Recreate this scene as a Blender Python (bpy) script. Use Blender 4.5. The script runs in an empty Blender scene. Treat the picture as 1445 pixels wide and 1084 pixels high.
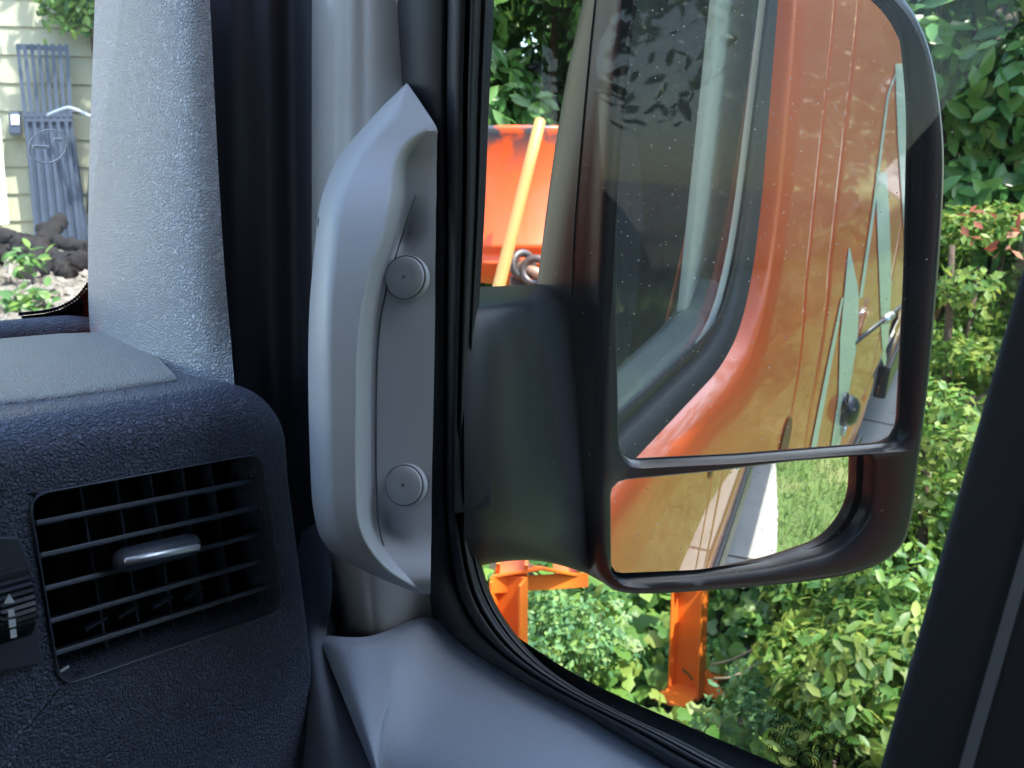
import bpy, bmesh, math, random
import numpy as np
from mathutils import Vector, Matrix, Quaternion
random.seed(7); rng=np.random.default_rng(7)
R=math.radians
# ------------------------------------------------------------ camera, sky, sun
scene=bpy.context.scene
F=1359.0; CX,CY=722.5,542.0
YAW,PIT=R(50),R(10)
CAM=np.array([0,0,1.75])
fw=np.array([math.sin(YAW)*math.cos(PIT),math.cos(YAW)*math.cos(PIT),-math.sin(PIT)])
rt=np.array([math.cos(YAW),-math.sin(YAW),0.0]); up=np.cross(rt,fw)
cd=bpy.data.cameras.new('camera'); cam=bpy.data.objects.new('camera',cd)
scene.collection.objects.link(cam); scene.camera=cam
cam.matrix_world=Matrix(((rt[0],up[0],-fw[0],CAM[0]),(rt[1],up[1],-fw[1],CAM[1]),(rt[2],up[2],-fw[2],CAM[2]),(0,0,0,1)))
cd.sensor_width=36; cd.lens=36*F/1445; cd.clip_start=.01; cd.clip_end=500
cd.dof.use_dof=True; cd.dof.focus_distance=.66; cd.dof.aperture_fstop=19
SUN_AZ=R(184); SUN_EL=R(57)       # azimuth clockwise from +y
w=bpy.data.worlds.new("World"); scene.world=w; w.use_nodes=True
nt=w.node_tree; sky=nt.nodes.new('ShaderNodeTexSky'); sky.sky_type='NISHITA'; sky.sun_disc=False
sky.sun_elevation=SUN_EL; sky.sun_rotation=SUN_AZ; sky.air_density=1.3; sky.dust_density=1.5
nt.links.new(sky.outputs[0],nt.nodes['Background'].inputs[0]); nt.nodes['Background'].inputs[1].default_value=.15
sd=bpy.data.lights.new('sun','SUN'); so=bpy.data.objects.new('sun',sd); scene.collection.objects.link(so)
sd.energy=2.2; sd.angle=R(.6); sd.color=(1,.93,.82)
sdir=Vector((math.sin(SUN_AZ)*math.cos(SUN_EL),math.cos(SUN_AZ)*math.cos(SUN_EL),math.sin(SUN_EL)))
so.rotation_euler=sdir.to_track_quat('Z','Y').to_euler(); so.location=(0,0,8)
scene.view_settings.view_transform='Standard'; scene.view_settings.look='None'
scene.view_settings.exposure=2.4; scene.view_settings.gamma=1
scene.render.engine='CYCLES'
cy=scene.cycles; cy.use_denoising=True; cy.max_bounces=10; cy.transparent_max_bounces=16
cy.diffuse_bounces=5; cy.glossy_bounces=6; cy.caustics_reflective=False; cy.caustics_refractive=False
cy.sample_clamp_indirect=6
# ------------------------------------------------------------ measuring helpers
def ray(u,v): return fw+rt*((u-CX)/F)+up*((CY-v)/F)
def P(u,v,d): return CAM+ray(u,v)*d
def onp(u,v,ax,val):
    d=ray(u,v); return CAM+d*((val-CAM[ax])/d[ax])
def onpl(u,v,p0,n):
    d=ray(u,v); return CAM+d*(np.dot(p0-CAM,n)/np.dot(d,n))
MC=P(1075,350,.70)                                  # the flat mirror pane
_a,_b=R(38.4),R(5.6)
MN=np.array([-math.sin(_a)*math.cos(_b),-math.cos(_a)*math.cos(_b),-math.sin(_b)])
MX=np.cross(np.array([0,0,1.]),MN); MX/=np.linalg.norm(MX); MX=-MX if np.dot(MX,rt)<0 else MX
def MP(u,v,off=0): return onpl(u,v,MC+MN*off,MN)
def mref(u,v,ax,val):
    d=ray(u,v); p=MP(u,v); q=d-2*np.dot(d,MN)*MN
    return p+q*((val-p[ax])/q[ax])
# ------------------------------------------------------------ object helpers
COL=scene.collection
def tag(o,label=None,cat=None,group=None,kind=None):
    if label: o['label']=label
    if cat: o['category']=cat
    if group: o['group']=group
    if kind: o['kind']=kind
    return o
def empty(name,loc,**k):
    o=bpy.data.objects.new(name,None); COL.objects.link(o); o.location=loc; o.empty_display_size=.1
    tag(o,**k); return o
def wloc(o):
    l=Vector(o.location)
    while o.parent: o=o.parent; l+=Vector(o.location)
    return l
def mesh(name,verts,faces,mat,parent=None,smooth=True,base=None,sub=0,solid=0,mats=None,midx=None,bevel=0):
    """verts in world space; base = origin of a top-level mesh"""
    org=Vector((0,0,0))
    if parent is not None: org=wloc(parent)
    elif base is not None: org=Vector(base)
    me=bpy.data.meshes.new(name)
    vs=np.asarray(verts,dtype=float)-np.array(org)
    me.from_pydata(vs.tolist(),[],[tuple(int(i) for i in f) for f in faces]); me.update()
    for m in (mats or [mat]): me.materials.append(m)
    if midx is not None: me.polygons.foreach_set('material_index',midx)
    if smooth: me.polygons.foreach_set('use_smooth',[True]*len(me.polygons))
    o=bpy.data.objects.new(name,me); COL.objects.link(o)
    if parent is not None: o.parent=parent
    elif base is not None: o.location=base
    if bevel:
        b=o.modifiers.new('bevel','BEVEL'); b.width=bevel; b.segments=3; b.limit_method='ANGLE'; b.angle_limit=R(35)
    if solid:
        s=o.modifiers.new('solid','SOLIDIFY'); s.thickness=abs(solid); s.offset=-1 if solid>0 else 1
    if sub:
        s=o.modifiers.new('sub','SUBSURF'); s.levels=sub; s.render_levels=sub
    return o
def gridf(nr,nc,closed=False):
    f=[]
    for i in range(nr-1):
        for j in range(nc-1 if not closed else nc):
            a=i*nc+j; b=i*nc+(j+1)%nc; f.append((a,a+nc,b+nc,b))
    return f
def fix_normals(o,toward=None):
    bm=bmesh.new(); bm.from_mesh(o.data); bmesh.ops.recalc_face_normals(bm,faces=bm.faces[:])
    if toward is not None:
        t=Vector(toward)-wloc(o); s=sum((t-f.calc_center_median()).dot(f.normal)*f.calc_area() for f in bm.faces)
        if s<0: bmesh.ops.reverse_faces(bm,faces=bm.faces[:])
    bm.to_mesh(o.data); bm.free(); return o
def grid(name,rows,mat,parent=None,sub=2,solid=0,toward=CAM,**k):
    V=[p for r_ in rows for p in r_]
    o=mesh(name,V,gridf(len(rows),len(rows[0])),mat,parent,sub=sub,**k)
    fix_normals(o,toward)
    if solid:
        s=o.modifiers.new('solid','SOLIDIFY'); s.thickness=solid; s.offset=-1
    return o
def PR(*pts): return [P(*p) for p in pts]
def spline(pts,n):
    """Catmull-Rom resample of a list of points (any dim), n points"""
    p=np.asarray(pts,float); m=len(p)
    L=np.r_[0,np.cumsum(np.linalg.norm(np.diff(p,axis=0),axis=1))]; t=np.linspace(0,L[-1],n); out=[]
    for x in t:
        i=min(max(int(np.searchsorted(L,x)-1),0),m-2); h=L[i+1]-L[i]; s=(x-L[i])/h if h else 0
        p0=p[max(i-1,0)];p1=p[i];p2=p[i+1];p3=p[min(i+2,m-1)]
        m1=(p2-p0)/((L[i+1]-L[max(i-1,0)]) or 1)*h; m2=(p3-p1)/((L[min(i+2,m-1)]-L[i]) or 1)*h
        out.append((2*s**3-3*s*s+1)*p1+(s**3-2*s*s+s)*m1+(-2*s**3+3*s*s)*p2+(s**3-s*s)*m2)
    return np.array(out)
def lin(pts,n,closed=False):
    p=np.asarray(pts,float)
    if closed: p=np.vstack([p,p[:1]])
    L=np.r_[0,np.cumsum(np.linalg.norm(np.diff(p,axis=0),axis=1))]
    t=np.linspace(0,L[-1],n,endpoint=not closed)
    return np.stack([np.interp(t,L,p[:,k]) for k in range(p.shape[1])],1)
def roundpoly(pts,rad,seg=6):
    """round the corners of a closed 2-D polygon; rad scalar or list"""
    n=len(pts); out=[]
    for i in range(n):
        r_=rad[i] if isinstance(rad,(list,tuple)) else rad
        a=np.array(pts[i-1],float);b=np.array(pts[i],float);c=np.array(pts[(i+1)%n],float)
        if r_<=0: out.append(b); continue
        da=a-b;dc=c-b;la=np.linalg.norm(da);lc=np.linalg.norm(dc);q=min(r_,la*.49,lc*.49)
        s=b+da/la*q;e=b+dc/lc*q
        for k in range(seg+1):
            t=k/seg; out.append((1-t)**2*s+2*t*(1-t)*b+t*t*e)
    return np.array(out)
def tube(name,pts,rad,mat,parent=None,seg=8,caps=True,base=None,**k):
    p=np.asarray(pts,float); n=len(p); rr=rad if hasattr(rad,'__len__') else [rad]*n
    V=[];up0=None
    for i in range(n):
        t=p[min(i+1,n-1)]-p[max(i-1,0)]; t/=np.linalg.norm(t)
        if up0 is None:
            up0=np.cross(t,[0,0,1.]) if abs(t[2])<.9 else np.cross(t,[1.,0,0])
        a=up0-t*np.dot(up0,t); a/=np.linalg.norm(a); up0=a; b=np.cross(t,a)
        for j in range(seg):
            an=2*math.pi*j/seg; V.append(p[i]+(a*math.cos(an)+b*math.sin(an))*rr[i])
    f=gridf(n,seg,True)
    if caps: f.append(tuple(range(seg))); f.append(tuple((n-1)*seg+j for j in range(seg))[::-1])
    if name is None: return V,f
    o=mesh(name,V,f,mat,parent,base=base,**k); fix_normals(o); return o
def merge(parts):
    V=[];Fc=[]
    for v,f in parts:
        n=len(V); V+=list(v); Fc+=[tuple(i+n for i in q) for q in f]
    return V,Fc
def boxvf(c,ax,ay,az):
    c,ax,ay,az=[np.asarray(q,float) for q in (c,ax,ay,az)]
    V=[c+sx*ax+sy*ay+sz*az for sx in (-1,1) for sy in (-1,1) for sz in (-1,1)]
    return V,[(0,1,3,2),(4,6,7,5),(0,4,5,1),(2,3,7,6),(0,2,6,4),(1,5,7,3)]
def box(name,c,ax,ay,az,mat,parent=None,bevel=0,**k):
    V,f=boxvf(c,ax,ay,az); o=mesh(name,V,f,mat,parent,smooth=False,bevel=bevel,**k); fix_normals(o); return o
def bx(x0,x1,y0,y1,z0,z1): return boxvf(((x0+x1)/2,(y0+y1)/2,(z0+z1)/2),((x1-x0)/2,0,0),(0,(y1-y0)/2,0),(0,0,(z1-z0)/2))
def loft(loops,cap0=False,cap1=False):
    n=len(loops[0]); V=[p for l in loops for p in l]; f=gridf(len(loops),n,True)
    if cap0: f.append(tuple(range(n)))
    if cap1: f.append(tuple((len(loops)-1)*n+j for j in range(n))[::-1])
    return V,f
# ------------------------------------------------------------ materials
class NB:
    def __init__(s,m): s.t=m.node_tree; s.n=s.t.nodes; s.l=s.t.links
    def add(s,ty,**k):
        n=s.n.new(ty)
        for a,b in k.items(): setattr(n,a,b)
        return n
    def link(s,a,b): s.l.new(a,b)
def mat(name,col,rough=.5,metal=0,bump=None,var=None,coat=0,spec=.5,trans=0,sheen=0):
    """bump=(kind,scale,strength,dist)  var=(scale,amount,colour2)"""
    m=bpy.data.materials.new(name); m.use_nodes=True; b=NB(m); p=b.n['Principled BSDF']
    p.inputs['Base Color'].default_value=(*col,1); p.inputs['Roughness'].default_value=rough
    p.inputs['Metallic'].default_value=metal; p.inputs['Coat Weight'].default_value=coat
    p.inputs['Coat Roughness'].default_value=.03; p.inputs['Specular IOR Level'].default_value=spec
    tc=b.add('ShaderNodeTexCoord')
    if var:
        nz=b.add('ShaderNodeTexNoise'); nz.inputs['Scale'].default_value=var[0]; nz.inputs['Detail'].default_value=6
        b.link(tc.outputs['Object'],nz.inputs['Vector'])
        rp=b.add('ShaderNodeMapRange'); rp.inputs[1].default_value=.35; rp.inputs[2].default_value=.65
        rp.inputs[4].default_value=var[1]; b.link(nz.outputs[0],rp.inputs[0])
        mx=b.add('ShaderNodeMix',data_type='RGBA'); mx.inputs[6].default_value=(*col,1); mx.inputs[7].default_value=(*var[2],1)
        b.link(rp.outputs[0],mx.inputs[0]); b.link(mx.outputs[2],p.inputs['Base Color'])
    if bump:
        k,sc,st,di=bump
        bp=b.add('ShaderNodeBump'); bp.inputs['Strength'].default_value=st; bp.inputs['Distance'].default_value=di
        if k=='leather':
            dn=b.add('ShaderNodeTexNoise'); dn.inputs['Scale'].default_value=sc*.5; dn.inputs['Detail'].default_value=2
            b.link(tc.outputs['Object'],dn.inputs['Vector'])
            ma=b.add('ShaderNodeVectorMath',operation='MULTIPLY_ADD'); ma.inputs[1].default_value=(.7/sc,)*3
            b.link(dn.outputs['Color'],ma.inputs[0]); b.link(tc.outputs['Object'],ma.inputs[2])
            vo=b.add('ShaderNodeTexVoronoi',feature='DISTANCE_TO_EDGE'); vo.inputs['Scale'].default_value=sc
            b.link(ma.outputs[0],vo.inputs['Vector'])
            mr=b.add('ShaderNodeMapRange'); mr.interpolation_type='SMOOTHSTEP'; mr.inputs[2].default_value=.28
            b.link(vo.outputs['Distance'],mr.inputs[0])
            n2=b.add('ShaderNodeTexNoise'); n2.inputs['Scale'].default_value=sc*2.2; n2.inputs['Detail'].default_value=3
            b.link(tc.outputs['Object'],n2.inputs['Vector'])
            ad=b.add('ShaderNodeMath',operation='MULTIPLY_ADD'); ad.inputs[1].default_value=.25
            b.link(n2.outputs[0],ad.inputs[0]); b.link(mr.outputs[0],ad.inputs[2]); b.link(ad.outputs[0],bp.inputs['Height'])
        else:
            n2=b.add('ShaderNodeTexNoise'); n2.inputs['Scale'].default_value=sc; n2.inputs['Detail'].default_value=8
            n2.inputs['Roughness'].default_value=.65
            b.link(tc.outputs['Object'],n2.inputs['Vector']); b.link(n2.outputs[0],bp.inputs['Height'])
        b.link(bp.outputs[0],p.inputs['Normal'])
    return m
def leafmat(name,cols,rough=.4,trans=.35,spec=.5):
    m=bpy.data.materials.new(name); m.use_nodes=True; b=NB(m); p=b.n['Principled BSDF']
    g=b.add('ShaderNodeNewGeometry'); r_=b.add('ShaderNodeValToRGB'); e=r_.color_ramp.elements
    for i,c in enumerate(cols):
        q=e[i] if i<2 else e.new(1)
        q.position=i/(len(cols)-1); q.color=(*c,1)
    b.link(g.outputs['Random Per Island'],r_.inputs[0]); b.link(r_.outputs[0],p.inputs['Base Color'])
    p.inputs['Roughness'].default_value=rough; p.inputs['Specular IOR Level'].default_value=spec
    t=b.add('ShaderNodeBsdfTranslucent'); hs=b.add('ShaderNodeHueSaturation'); hs.inputs['Value'].default_value=1.5; hs.inputs['Hue'].default_value=.48
    b.link(r_.outputs[0],hs.inputs['Color']); b.link(hs.outputs[0],t.inputs[0])
    mx=b.add('ShaderNodeMixShader'); mx.inputs[0].default_value=trans
    b.link(p.outputs[0],mx.inputs[1]); b.link(t.outputs[0],mx.inputs[2]); b.link(mx.outputs[0],b.n['Material Output'].inputs[0])
    return m
def glassmat(name,tint=(.93,.97,.95),k=1.0,dust=0.0,haze=0.0):
    m=bpy.data.materials.new(name); m.use_nodes=True; b=NB(m); b.n.remove(b.n['Principled BSDF'])
    tr=b.add('ShaderNodeBsdfTransparent'); tr.inputs[0].default_value=(*tint,1)
    gl=b.add('ShaderNodeBsdfGlossy'); gl.inputs['Roughness'].default_value=0.0
    lw=b.add('ShaderNodeFresnel'); lw.inputs['IOR'].default_value=1.5
    ge=b.add('ShaderNodeNewGeometry'); sw=b.add('ShaderNodeMix'); sw.inputs[2].default_value=1.5; sw.inputs[3].default_value=1/1.5
    b.link(ge.outputs['Backfacing'],sw.inputs[0]); b.link(sw.outputs[0],lw.inputs['IOR'])
    mu=b.add('ShaderNodeMath',operation='MULTIPLY'); mu.inputs[1].default_value=k; b.link(lw.outputs[0],mu.inputs[0])
    mx=b.add('ShaderNodeMixShader'); b.link(mu.outputs[0],mx.inputs[0]); b.link(tr.outputs[0],mx.inputs[1]); b.link(gl.outputs[0],mx.inputs[2])
    out=mx
    if dust or haze:
        df=b.add('ShaderNodeBsdfDiffuse'); df.inputs[0].default_value=(.8,.8,.78,1)
        m2=b.add('ShaderNodeMixShader')
        if dust:
            f=speck(b,dust); 
            if haze:
                ad=b.add('ShaderNodeMath',operation='MAXIMUM'); b.link(f,ad.inputs[0]); ad.inputs[1].default_value=haze; f=ad.outputs[0]
            b.link(f,m2.inputs[0])
        else: m2.inputs[0].default_value=haze
        b.link(mx.outputs[0],m2.inputs[1]); b.link(df.outputs[0],m2.inputs[2]); out=m2
    b.link(out.outputs[0],b.n['Material Output'].inputs[0]); return m
def speck(b,sc,size=.07,keep=.55):
    tc=b.add('ShaderNodeTexCoord'); v=b.add('ShaderNodeTexVoronoi'); v.inputs['Scale'].default_value=sc
    b.link(tc.outputs['Object'],v.inputs['Vector'])
    wn=b.add('ShaderNodeSeparateColor'); b.link(v.outputs['Color'],wn.inputs[0])
    mm=b.add('ShaderNodeMath',operation='MULTIPLY'); mm.inputs[1].default_value=size; b.link(wn.outputs[1],mm.inputs[0])
    lt=b.add('ShaderNodeMath',operation='LESS_THAN'); b.link(v.outputs['Distance'],lt.inputs[0]); b.link(mm.outputs[0],lt.inputs[1])
    g2=b.add('ShaderNodeMath',operation='GREATER_THAN'); g2.inputs[1].default_value=keep; b.link(wn.outputs[0],g2.inputs[0])
    mu=b.add('ShaderNodeMath',operation='MULTIPLY'); b.link(lt.outputs[0],mu.inputs[0]); b.link(g2.outputs[0],mu.inputs[1])
    m3=b.add('ShaderNodeMath',operation='MULTIPLY'); m3.inputs[1].default_value=.7; b.link(mu.outputs[0],m3.inputs[0])
    return m3.outputs[0]
def mirmat(name,sc,tint):
    m=bpy.data.materials.new(name); m.use_nodes=True; b=NB(m); b.n.remove(b.n['Principled BSDF'])
    gl=b.add('ShaderNodeBsdfGlossy'); gl.inputs['Roughness'].default_value=.0; gl.inputs[0].default_value=(*tint,1)
    df=b.add('ShaderNodeBsdfDiffuse'); df.inputs[0].default_value=(.75,.76,.78,1)
    mx=b.add('ShaderNodeMixShader'); f=speck(b,sc,.15,.2)
    ad=b.add('ShaderNodeMath',operation='MAXIMUM'); ad.inputs[1].default_value=.035; b.link(f,ad.inputs[0])
    b.link(ad.outputs[0],mx.inputs[0]); b.link(gl.outputs[0],mx.inputs[1]); b.link(df.outputs[0],mx.inputs[2])
    b.link(mx.outputs[0],b.n['Material Output'].inputs[0]); return m
M=dict(
 dash=mat('dash_leather',(.125,.145,.215),.36,bump=('leather',440,1.0,.0014)),
 dashtop=mat('dash_top_lit_grain',(.40,.40,.40),.45,bump=('leather',520,1.0,.0012)),
 pillar=mat('pillar_grain',(.60,.64,.70),.38,bump=('leather',440,1.0,.0014)),
 grip=mat('grip_plastic',(.46,.47,.50),.42,bump=('noise',2600,.12,.0002)),
 doortrim=mat('door_trim_grain',(.34,.385,.46),.45,bump=('leather',900,.4,.0004)),
 rubber=mat('rubber',(.024,.027,.033),.5,bump=('noise',500,.08,.0005)),
 rubber2=mat('rubber_dark',(.022,.026,.038),.6),
 metalgrey=mat('painted_metal',(.55,.55,.54),.25,coat=.3,var=(12,.3,(.3,.3,.32))),
 blackpl=mat('black_plastic',(.010,.014,.021),.32,bump=('noise',2200,.10,.0002)),
 arm=mat('arm_plastic',(.013,.018,.026),.40,bump=('noise',1800,.14,.0002)),
 gloss=mat('gloss_black',(.006,.006,.008),.12),
 ventpl=mat('vent_plastic',(.075,.09,.125),.36),
 ventdark=mat('vent_dark',(.004,.004,.006),.7),
 chrome=mat('chrome',(.9,.92,.97),.34,metal=.85),
 white=mat('white_print_glint',(.75,.77,.8),.6),
 headliner=mat('headliner',(.22,.21,.2),.9),
 cabin=mat('cabin_dark',(.03,.033,.045),.8),
 seat=mat('seat_cloth',(.02,.024,.04),.85,bump=('noise',900,.3,.001)),
 beige=mat('beige_trim',(.75,.71,.62),.6),
 belt=mat('belt_webbing',(.022,.024,.03),.75,bump=('noise',1500,.35,.0004)),
 beltline=mat('belt_line',(.16,.165,.18),.7),
 orangestrap=mat('orange_strap',(.75,.13,.04),.6),
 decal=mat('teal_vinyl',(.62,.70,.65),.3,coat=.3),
 steelgrey=mat('worn_steel',(.10,.105,.12),.45,metal=.6,var=(30,.8,(.16,.09,.06))),
 zinc=mat('zinc',(.6,.62,.64),.35,metal=.9),
 siding=mat('siding_paint',(.40,.41,.30),.75,var=(3,.4,(.34,.36,.27)),bump=('noise',60,.15,.004)),
 bluegrey=mat('blue_grey_plastic',(.055,.08,.13),.6,var=(9,.6,(.035,.05,.08))),
 logm=mat('dark_log',(.009,.009,.012),.9,var=(12,.7,(.028,.022,.02)),bump=('noise',30,.8,.02)),
 whiteboard=mat('white_board',(.75,.76,.74),.6),
 bark=mat('bark',(.10,.075,.055),.9,bump=('noise',40,.8,.01)),
 wood=mat('tool_handle_wood',(.50,.29,.10),.5,var=(14,.5,(.5,.27,.07))),
 tyre=mat('tyre',(.02,.02,.02),.8),
 concrete=mat('concrete',(.36,.35,.33),.85,var=(5,.6,(.28,.27,.26)),bump=('noise',80,.3,.004)),
)
# orange van paint
def paint(name,c,flake=.25):
    m=mat(name,c,.35,metal=.1,coat=.55,spec=.25); m.node_tree.nodes['Principled BSDF'].inputs['Coat IOR'].default_value=1.45; return m
M['gripdark']=mat('grip_shadow_gap',(.07,.075,.085),.6)
M['orange']=paint('van_orange_paint',(.80,.125,.028))
def stained():
    m=mat('tub_orange',(.80,.14,.025),.45,coat=.2); b=NB(m); p=b.n['Principled BSDF']
    tc=b.add('ShaderNodeTexCoord'); n=b.add('ShaderNodeTexNoise'); n.inputs['Scale'].default_value=9; n.inputs['Detail'].default_value=7
    mp=b.add('ShaderNodeSeparateXYZ'); b.link(tc.outputs['Object'],n.inputs['Vector']); b.link(tc.outputs['Object'],mp.inputs[0])
    mr=b.add('ShaderNodeMapRange'); mr.inputs[1].default_value=1.86; mr.inputs[2].default_value=1.97; b.link(mp.outputs[2],mr.inputs[0])
    mu=b.add('ShaderNodeMath',operation='MULTIPLY'); b.link(mr.outputs[0],mu.inputs[0])
    m3=b.add('ShaderNodeMapRange'); m3.inputs[1].default_value=.47; m3.inputs[2].default_value=.55; b.link(n.outputs[0],m3.inputs[0]); b.link(m3.outputs[0],mu.inputs[1])
    mx=b.add('ShaderNodeMix',data_type='RGBA'); mx.inputs[6].default_value=(.78,.10,.018,1); mx.inputs[7].default_value=(.05,.06,.07,1)
    b.link(mu.outputs[0],mx.inputs[0]); b.link(mx.outputs[2],p.inputs['Base Color']); return m
M['tub']=stained()
M['machine']=mat('machine_orange',(.82,.20,.02),.42,coat=.2,var=(10,.5,(.62,.13,.03)))
def groundmat(name,cols,sc,bs=.02):
    m=bpy.data.materials.new(name); m.use_nodes=True; b=NB(m); p=b.n['Principled BSDF']; p.inputs['Roughness'].default_value=.95
    tc=b.add('ShaderNodeTexCoord'); n=b.add('ShaderNodeTexNoise'); n.inputs['Scale'].default_value=sc; n.inputs['Detail'].default_value=10; n.inputs['Roughness'].default_value=.7
    b.link(tc.outputs['Object'],n.inputs['Vector']); r_=b.add('ShaderNodeValToRGB'); e=r_.color_ramp.elements
    for i,c in enumerate(cols):
        q=e[i] if i<2 else e.new(1)
        q.position=.32+.36*i/(len(cols)-1); q.color=(*c,1)
    b.link(n.outputs[0],r_.inputs[0]); b.link(r_.outputs[0],p.inputs['Base Color'])
    bp=b.add('ShaderNodeBump'); bp.inputs['Distance'].default_value=bs; b.link(n.outputs[0],bp.inputs['Height']); b.link(bp.outputs[0],p.inputs['Normal']); return m
M['soil']=groundmat('soil',[(.03,.025,.02),(.07,.06,.05),(.13,.11,.095)],7)
M['gravel']=groundmat('gravel',[(.12,.10,.085),(.32,.29,.25),(.5,.47,.43)],28,.03)
M['lawn']=groundmat('lawn',[(.05,.10,.02),(.09,.16,.035),(.20,.21,.08)],1.6,.02)
M['drive']=groundmat('driveway',[(.20,.19,.18),(.28,.27,.25),(.36,.35,.32)],14,.01)
G=dict(
 laurel=leafmat('laurel_leaf',[(.035,.10,.035),(.07,.19,.05),(.15,.30,.08)],.30),
 bright=leafmat('bright_leaf',[(.06,.16,.03),(.12,.25,.05),(.26,.33,.07),(.08,.19,.05)],.45,.4),
 ivy=leafmat('ivy_leaf',[(.04,.12,.035),(.09,.22,.045),(.22,.36,.07),(.06,.16,.05)],.45,.3),
 teal=leafmat('blue_green_leaf',[(.07,.19,.09),(.14,.30,.12),(.22,.36,.10)],.5,.3),
 red=leafmat('dead_leaf',[(.35,.09,.05),(.22,.09,.05),(.42,.20,.10)],.6,.3),
 grass=leafmat('grass_blade',[(.07,.17,.03),(.13,.26,.06),(.30,.34,.13)],.6,.3),
 tree=leafmat('tree_leaf',[(.02,.06,.02),(.04,.10,.025),(.08,.16,.04)],.5,.3),
)
# ------------------------------------------------------------ THE VAN
van=empty('orange_van',(-.4,-1.8,0),label='orange van with black door mirror, seen from inside its grey and navy cab',cat='van')
# ---- outer right side, curved in height, pressed in round the door window
def side_x(z):
    return float(np.interp(z,[.30,.45,.60,1.0,1.26,1.355,1.415,1.9,2.2,2.35,2.44,2.48],[.475,.50,.512,.525,.526,.522,.516,.494,.465,.43,.38,.28]))
WIN=[(.49,2.15),(.49,1.58),(.475,1.50),(.43,1.445),(.34,1.420),(.15,1.412),(-.32,1.412),(-.42,1.435),(-.475,1.51),(-.495,1.62),(-.485,2.15)]
WP=roundpoly(WIN,[.02,.05,.05,.05,.06,.05,.06,.06,.06,.05,.02],6)
_A=WP; _B=np.roll(WP,-1,axis=0); _AB=_B-_A; _L2=np.maximum((_AB**2).sum(1),1e-12)
def wdist(y,z):
    """signed distance outside the rounded window outline (negative inside)"""
    if y<-.75 or y>.80 or z<1.20: return 9.0
    p=np.array([y,z]); t=np.clip(((p-_A)*_AB).sum(1)/_L2,0,1); q=_A+_AB*t[:,None]
    best=float(np.sqrt(((p-q)**2).sum(1)).min())
    c=((_A[:,1]>z)!=(_B[:,1]>z)); dz=np.where(np.abs(_AB[:,1])<1e-12,1,_AB[:,1])
    return -best if (c&(y<_AB[:,0]*(z-_A[:,1])/dz+_A[:,0])).sum()%2 else best
SEAMS=[-.80,-1.06]
def skin(y,z):
    x=side_x(z); d=wdist(y,z)
    if d<.10: x-=.014*(1-max(d,0)/.10)**2
    if d<.030: x-=.040*(1-max(d,0)/.030)**1.25
    x-=.012*math.exp(-((z-.62)/.022)**2)          # pressed waist line low on the side
    return x
def side_panel(name,y0,y1,z0,z1,ny,nz,hole=False,arch=None):
    ys=np.linspace(y0,y1,ny); zs=np.linspace(z0,z1,nz)
    V=[(skin(y,z)-.004*(min(1,abs(y-y0)/.006)<1 or min(1,abs(y-y1)/.006)<1),y,z) for y in ys for z in zs]; f=[]
    for i in range(ny-1):
        for j in range(nz-1):
            yc=(ys[i]+ys[i+1])/2; zc=(zs[j]+zs[j+1])/2
            if hole and wdist(yc,zc)<-.008: continue
            if hole and zc>1.30 and yc>.86-(zc-1.63)*.62: continue
            if arch and math.hypot(yc-arch[0],zc-arch[1])<arch[2]: continue
            f.append((i*nz+j,i*nz+j+1,(i+1)*nz+j+1,(i+1)*nz+j))
    o=mesh(name,V,f,M['orange'],van); fix_normals(o,(4,-1,1.4)); return o
door_skin=side_panel('door_panel',1.0,SEAMS[0]+.004,.38,2.30,280,260,hole=True)
side_panel('pillar_panel',SEAMS[0],SEAMS[1]+.004,.38,2.30,24,90)
side_panel('sliding_door',SEAMS[1],-2.55,.38,2.30,60,90)
side_panel('rear_panel',-2.554,-5.6,.27,2.30,110,90,arch=(-3.15,.36,.42))
# dark inner body behind the seams, roof, rear, left side, bulkhead, floor
V,f=merge([bx(.425,.445,-5.5,-.56,.4,1.40),bx(.37,.39,-5.5,-.56,1.40,2.2)]); mesh('body_frame',V,f,M['rubber2'],van,smooth=False)
roof=[[(side_x(z)*s if s>0 else -.85-side_x(z),y,z) for y in np.linspace(.45,-4.6,8)] for s,z in ((1,2.30),(1,2.36),(1,2.42),(1,2.46),(1,2.48))]
rr=[]
for y in np.linspace(.42,-5.6,12):
    prof=[(side_x(z),y,z) for z in (2.30,2.36,2.41,2.45,2.48)]+[(-.45,y,2.53)]+[(-.9-side_x(z),y,z) for z in (2.48,2.45,2.41,2.36,2.30)]
    rr.append(prof)
grid('roof',rr,M['orange'],van,sub=1,toward=(0,-2,9))
V,f=merge([bx(-1.38,.36,-.98,-.94,.5,2.40)]); mesh('bulkhead',V,f,M['cabin'],van,smooth=False)
V,f=merge([bx(-1.38,.40,-.94,1.2,.60,.64)]); mesh('cab_floor',V,f,M['cabin'],van,smooth=False)
V,f=merge([bx(-1.38,.38,-.94,.36,2.36,2.40)]); mesh('headliner',V,f,M['headliner'],van,smooth=False)
V,f=merge([bx(-1.42,-1.39,-5.6,1.3,.38,1.45),bx(-1.42,-1.39,-5.6,-.60,1.45,2.36),bx(-1.42,-1.39,-.60,.55,2.15,2.36)]); mesh('far_side',V,f,M['orange'],van,smooth=False)
V,f=loft([[(x,.56,1.40),(x,-.62,1.40),(x,-.62,1.86),(x,.56,1.47)] for x in (-1.388,-1.36)],True,True); mesh('far_door_trim',V,f,M['doortrim'],van,smooth=False)
V,f=loft([[(x,.55,1.40),(x,1.35,1.40),(x,1.35,1.52),(x,.95,1.66),(x,.50,2.20),(x,.46,2.20)] for x in (-1.42,-1.38)],True,True); o=mesh('far_pillar',V,f,M['cabin'],van,smooth=False); fix_normals(o)
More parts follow.
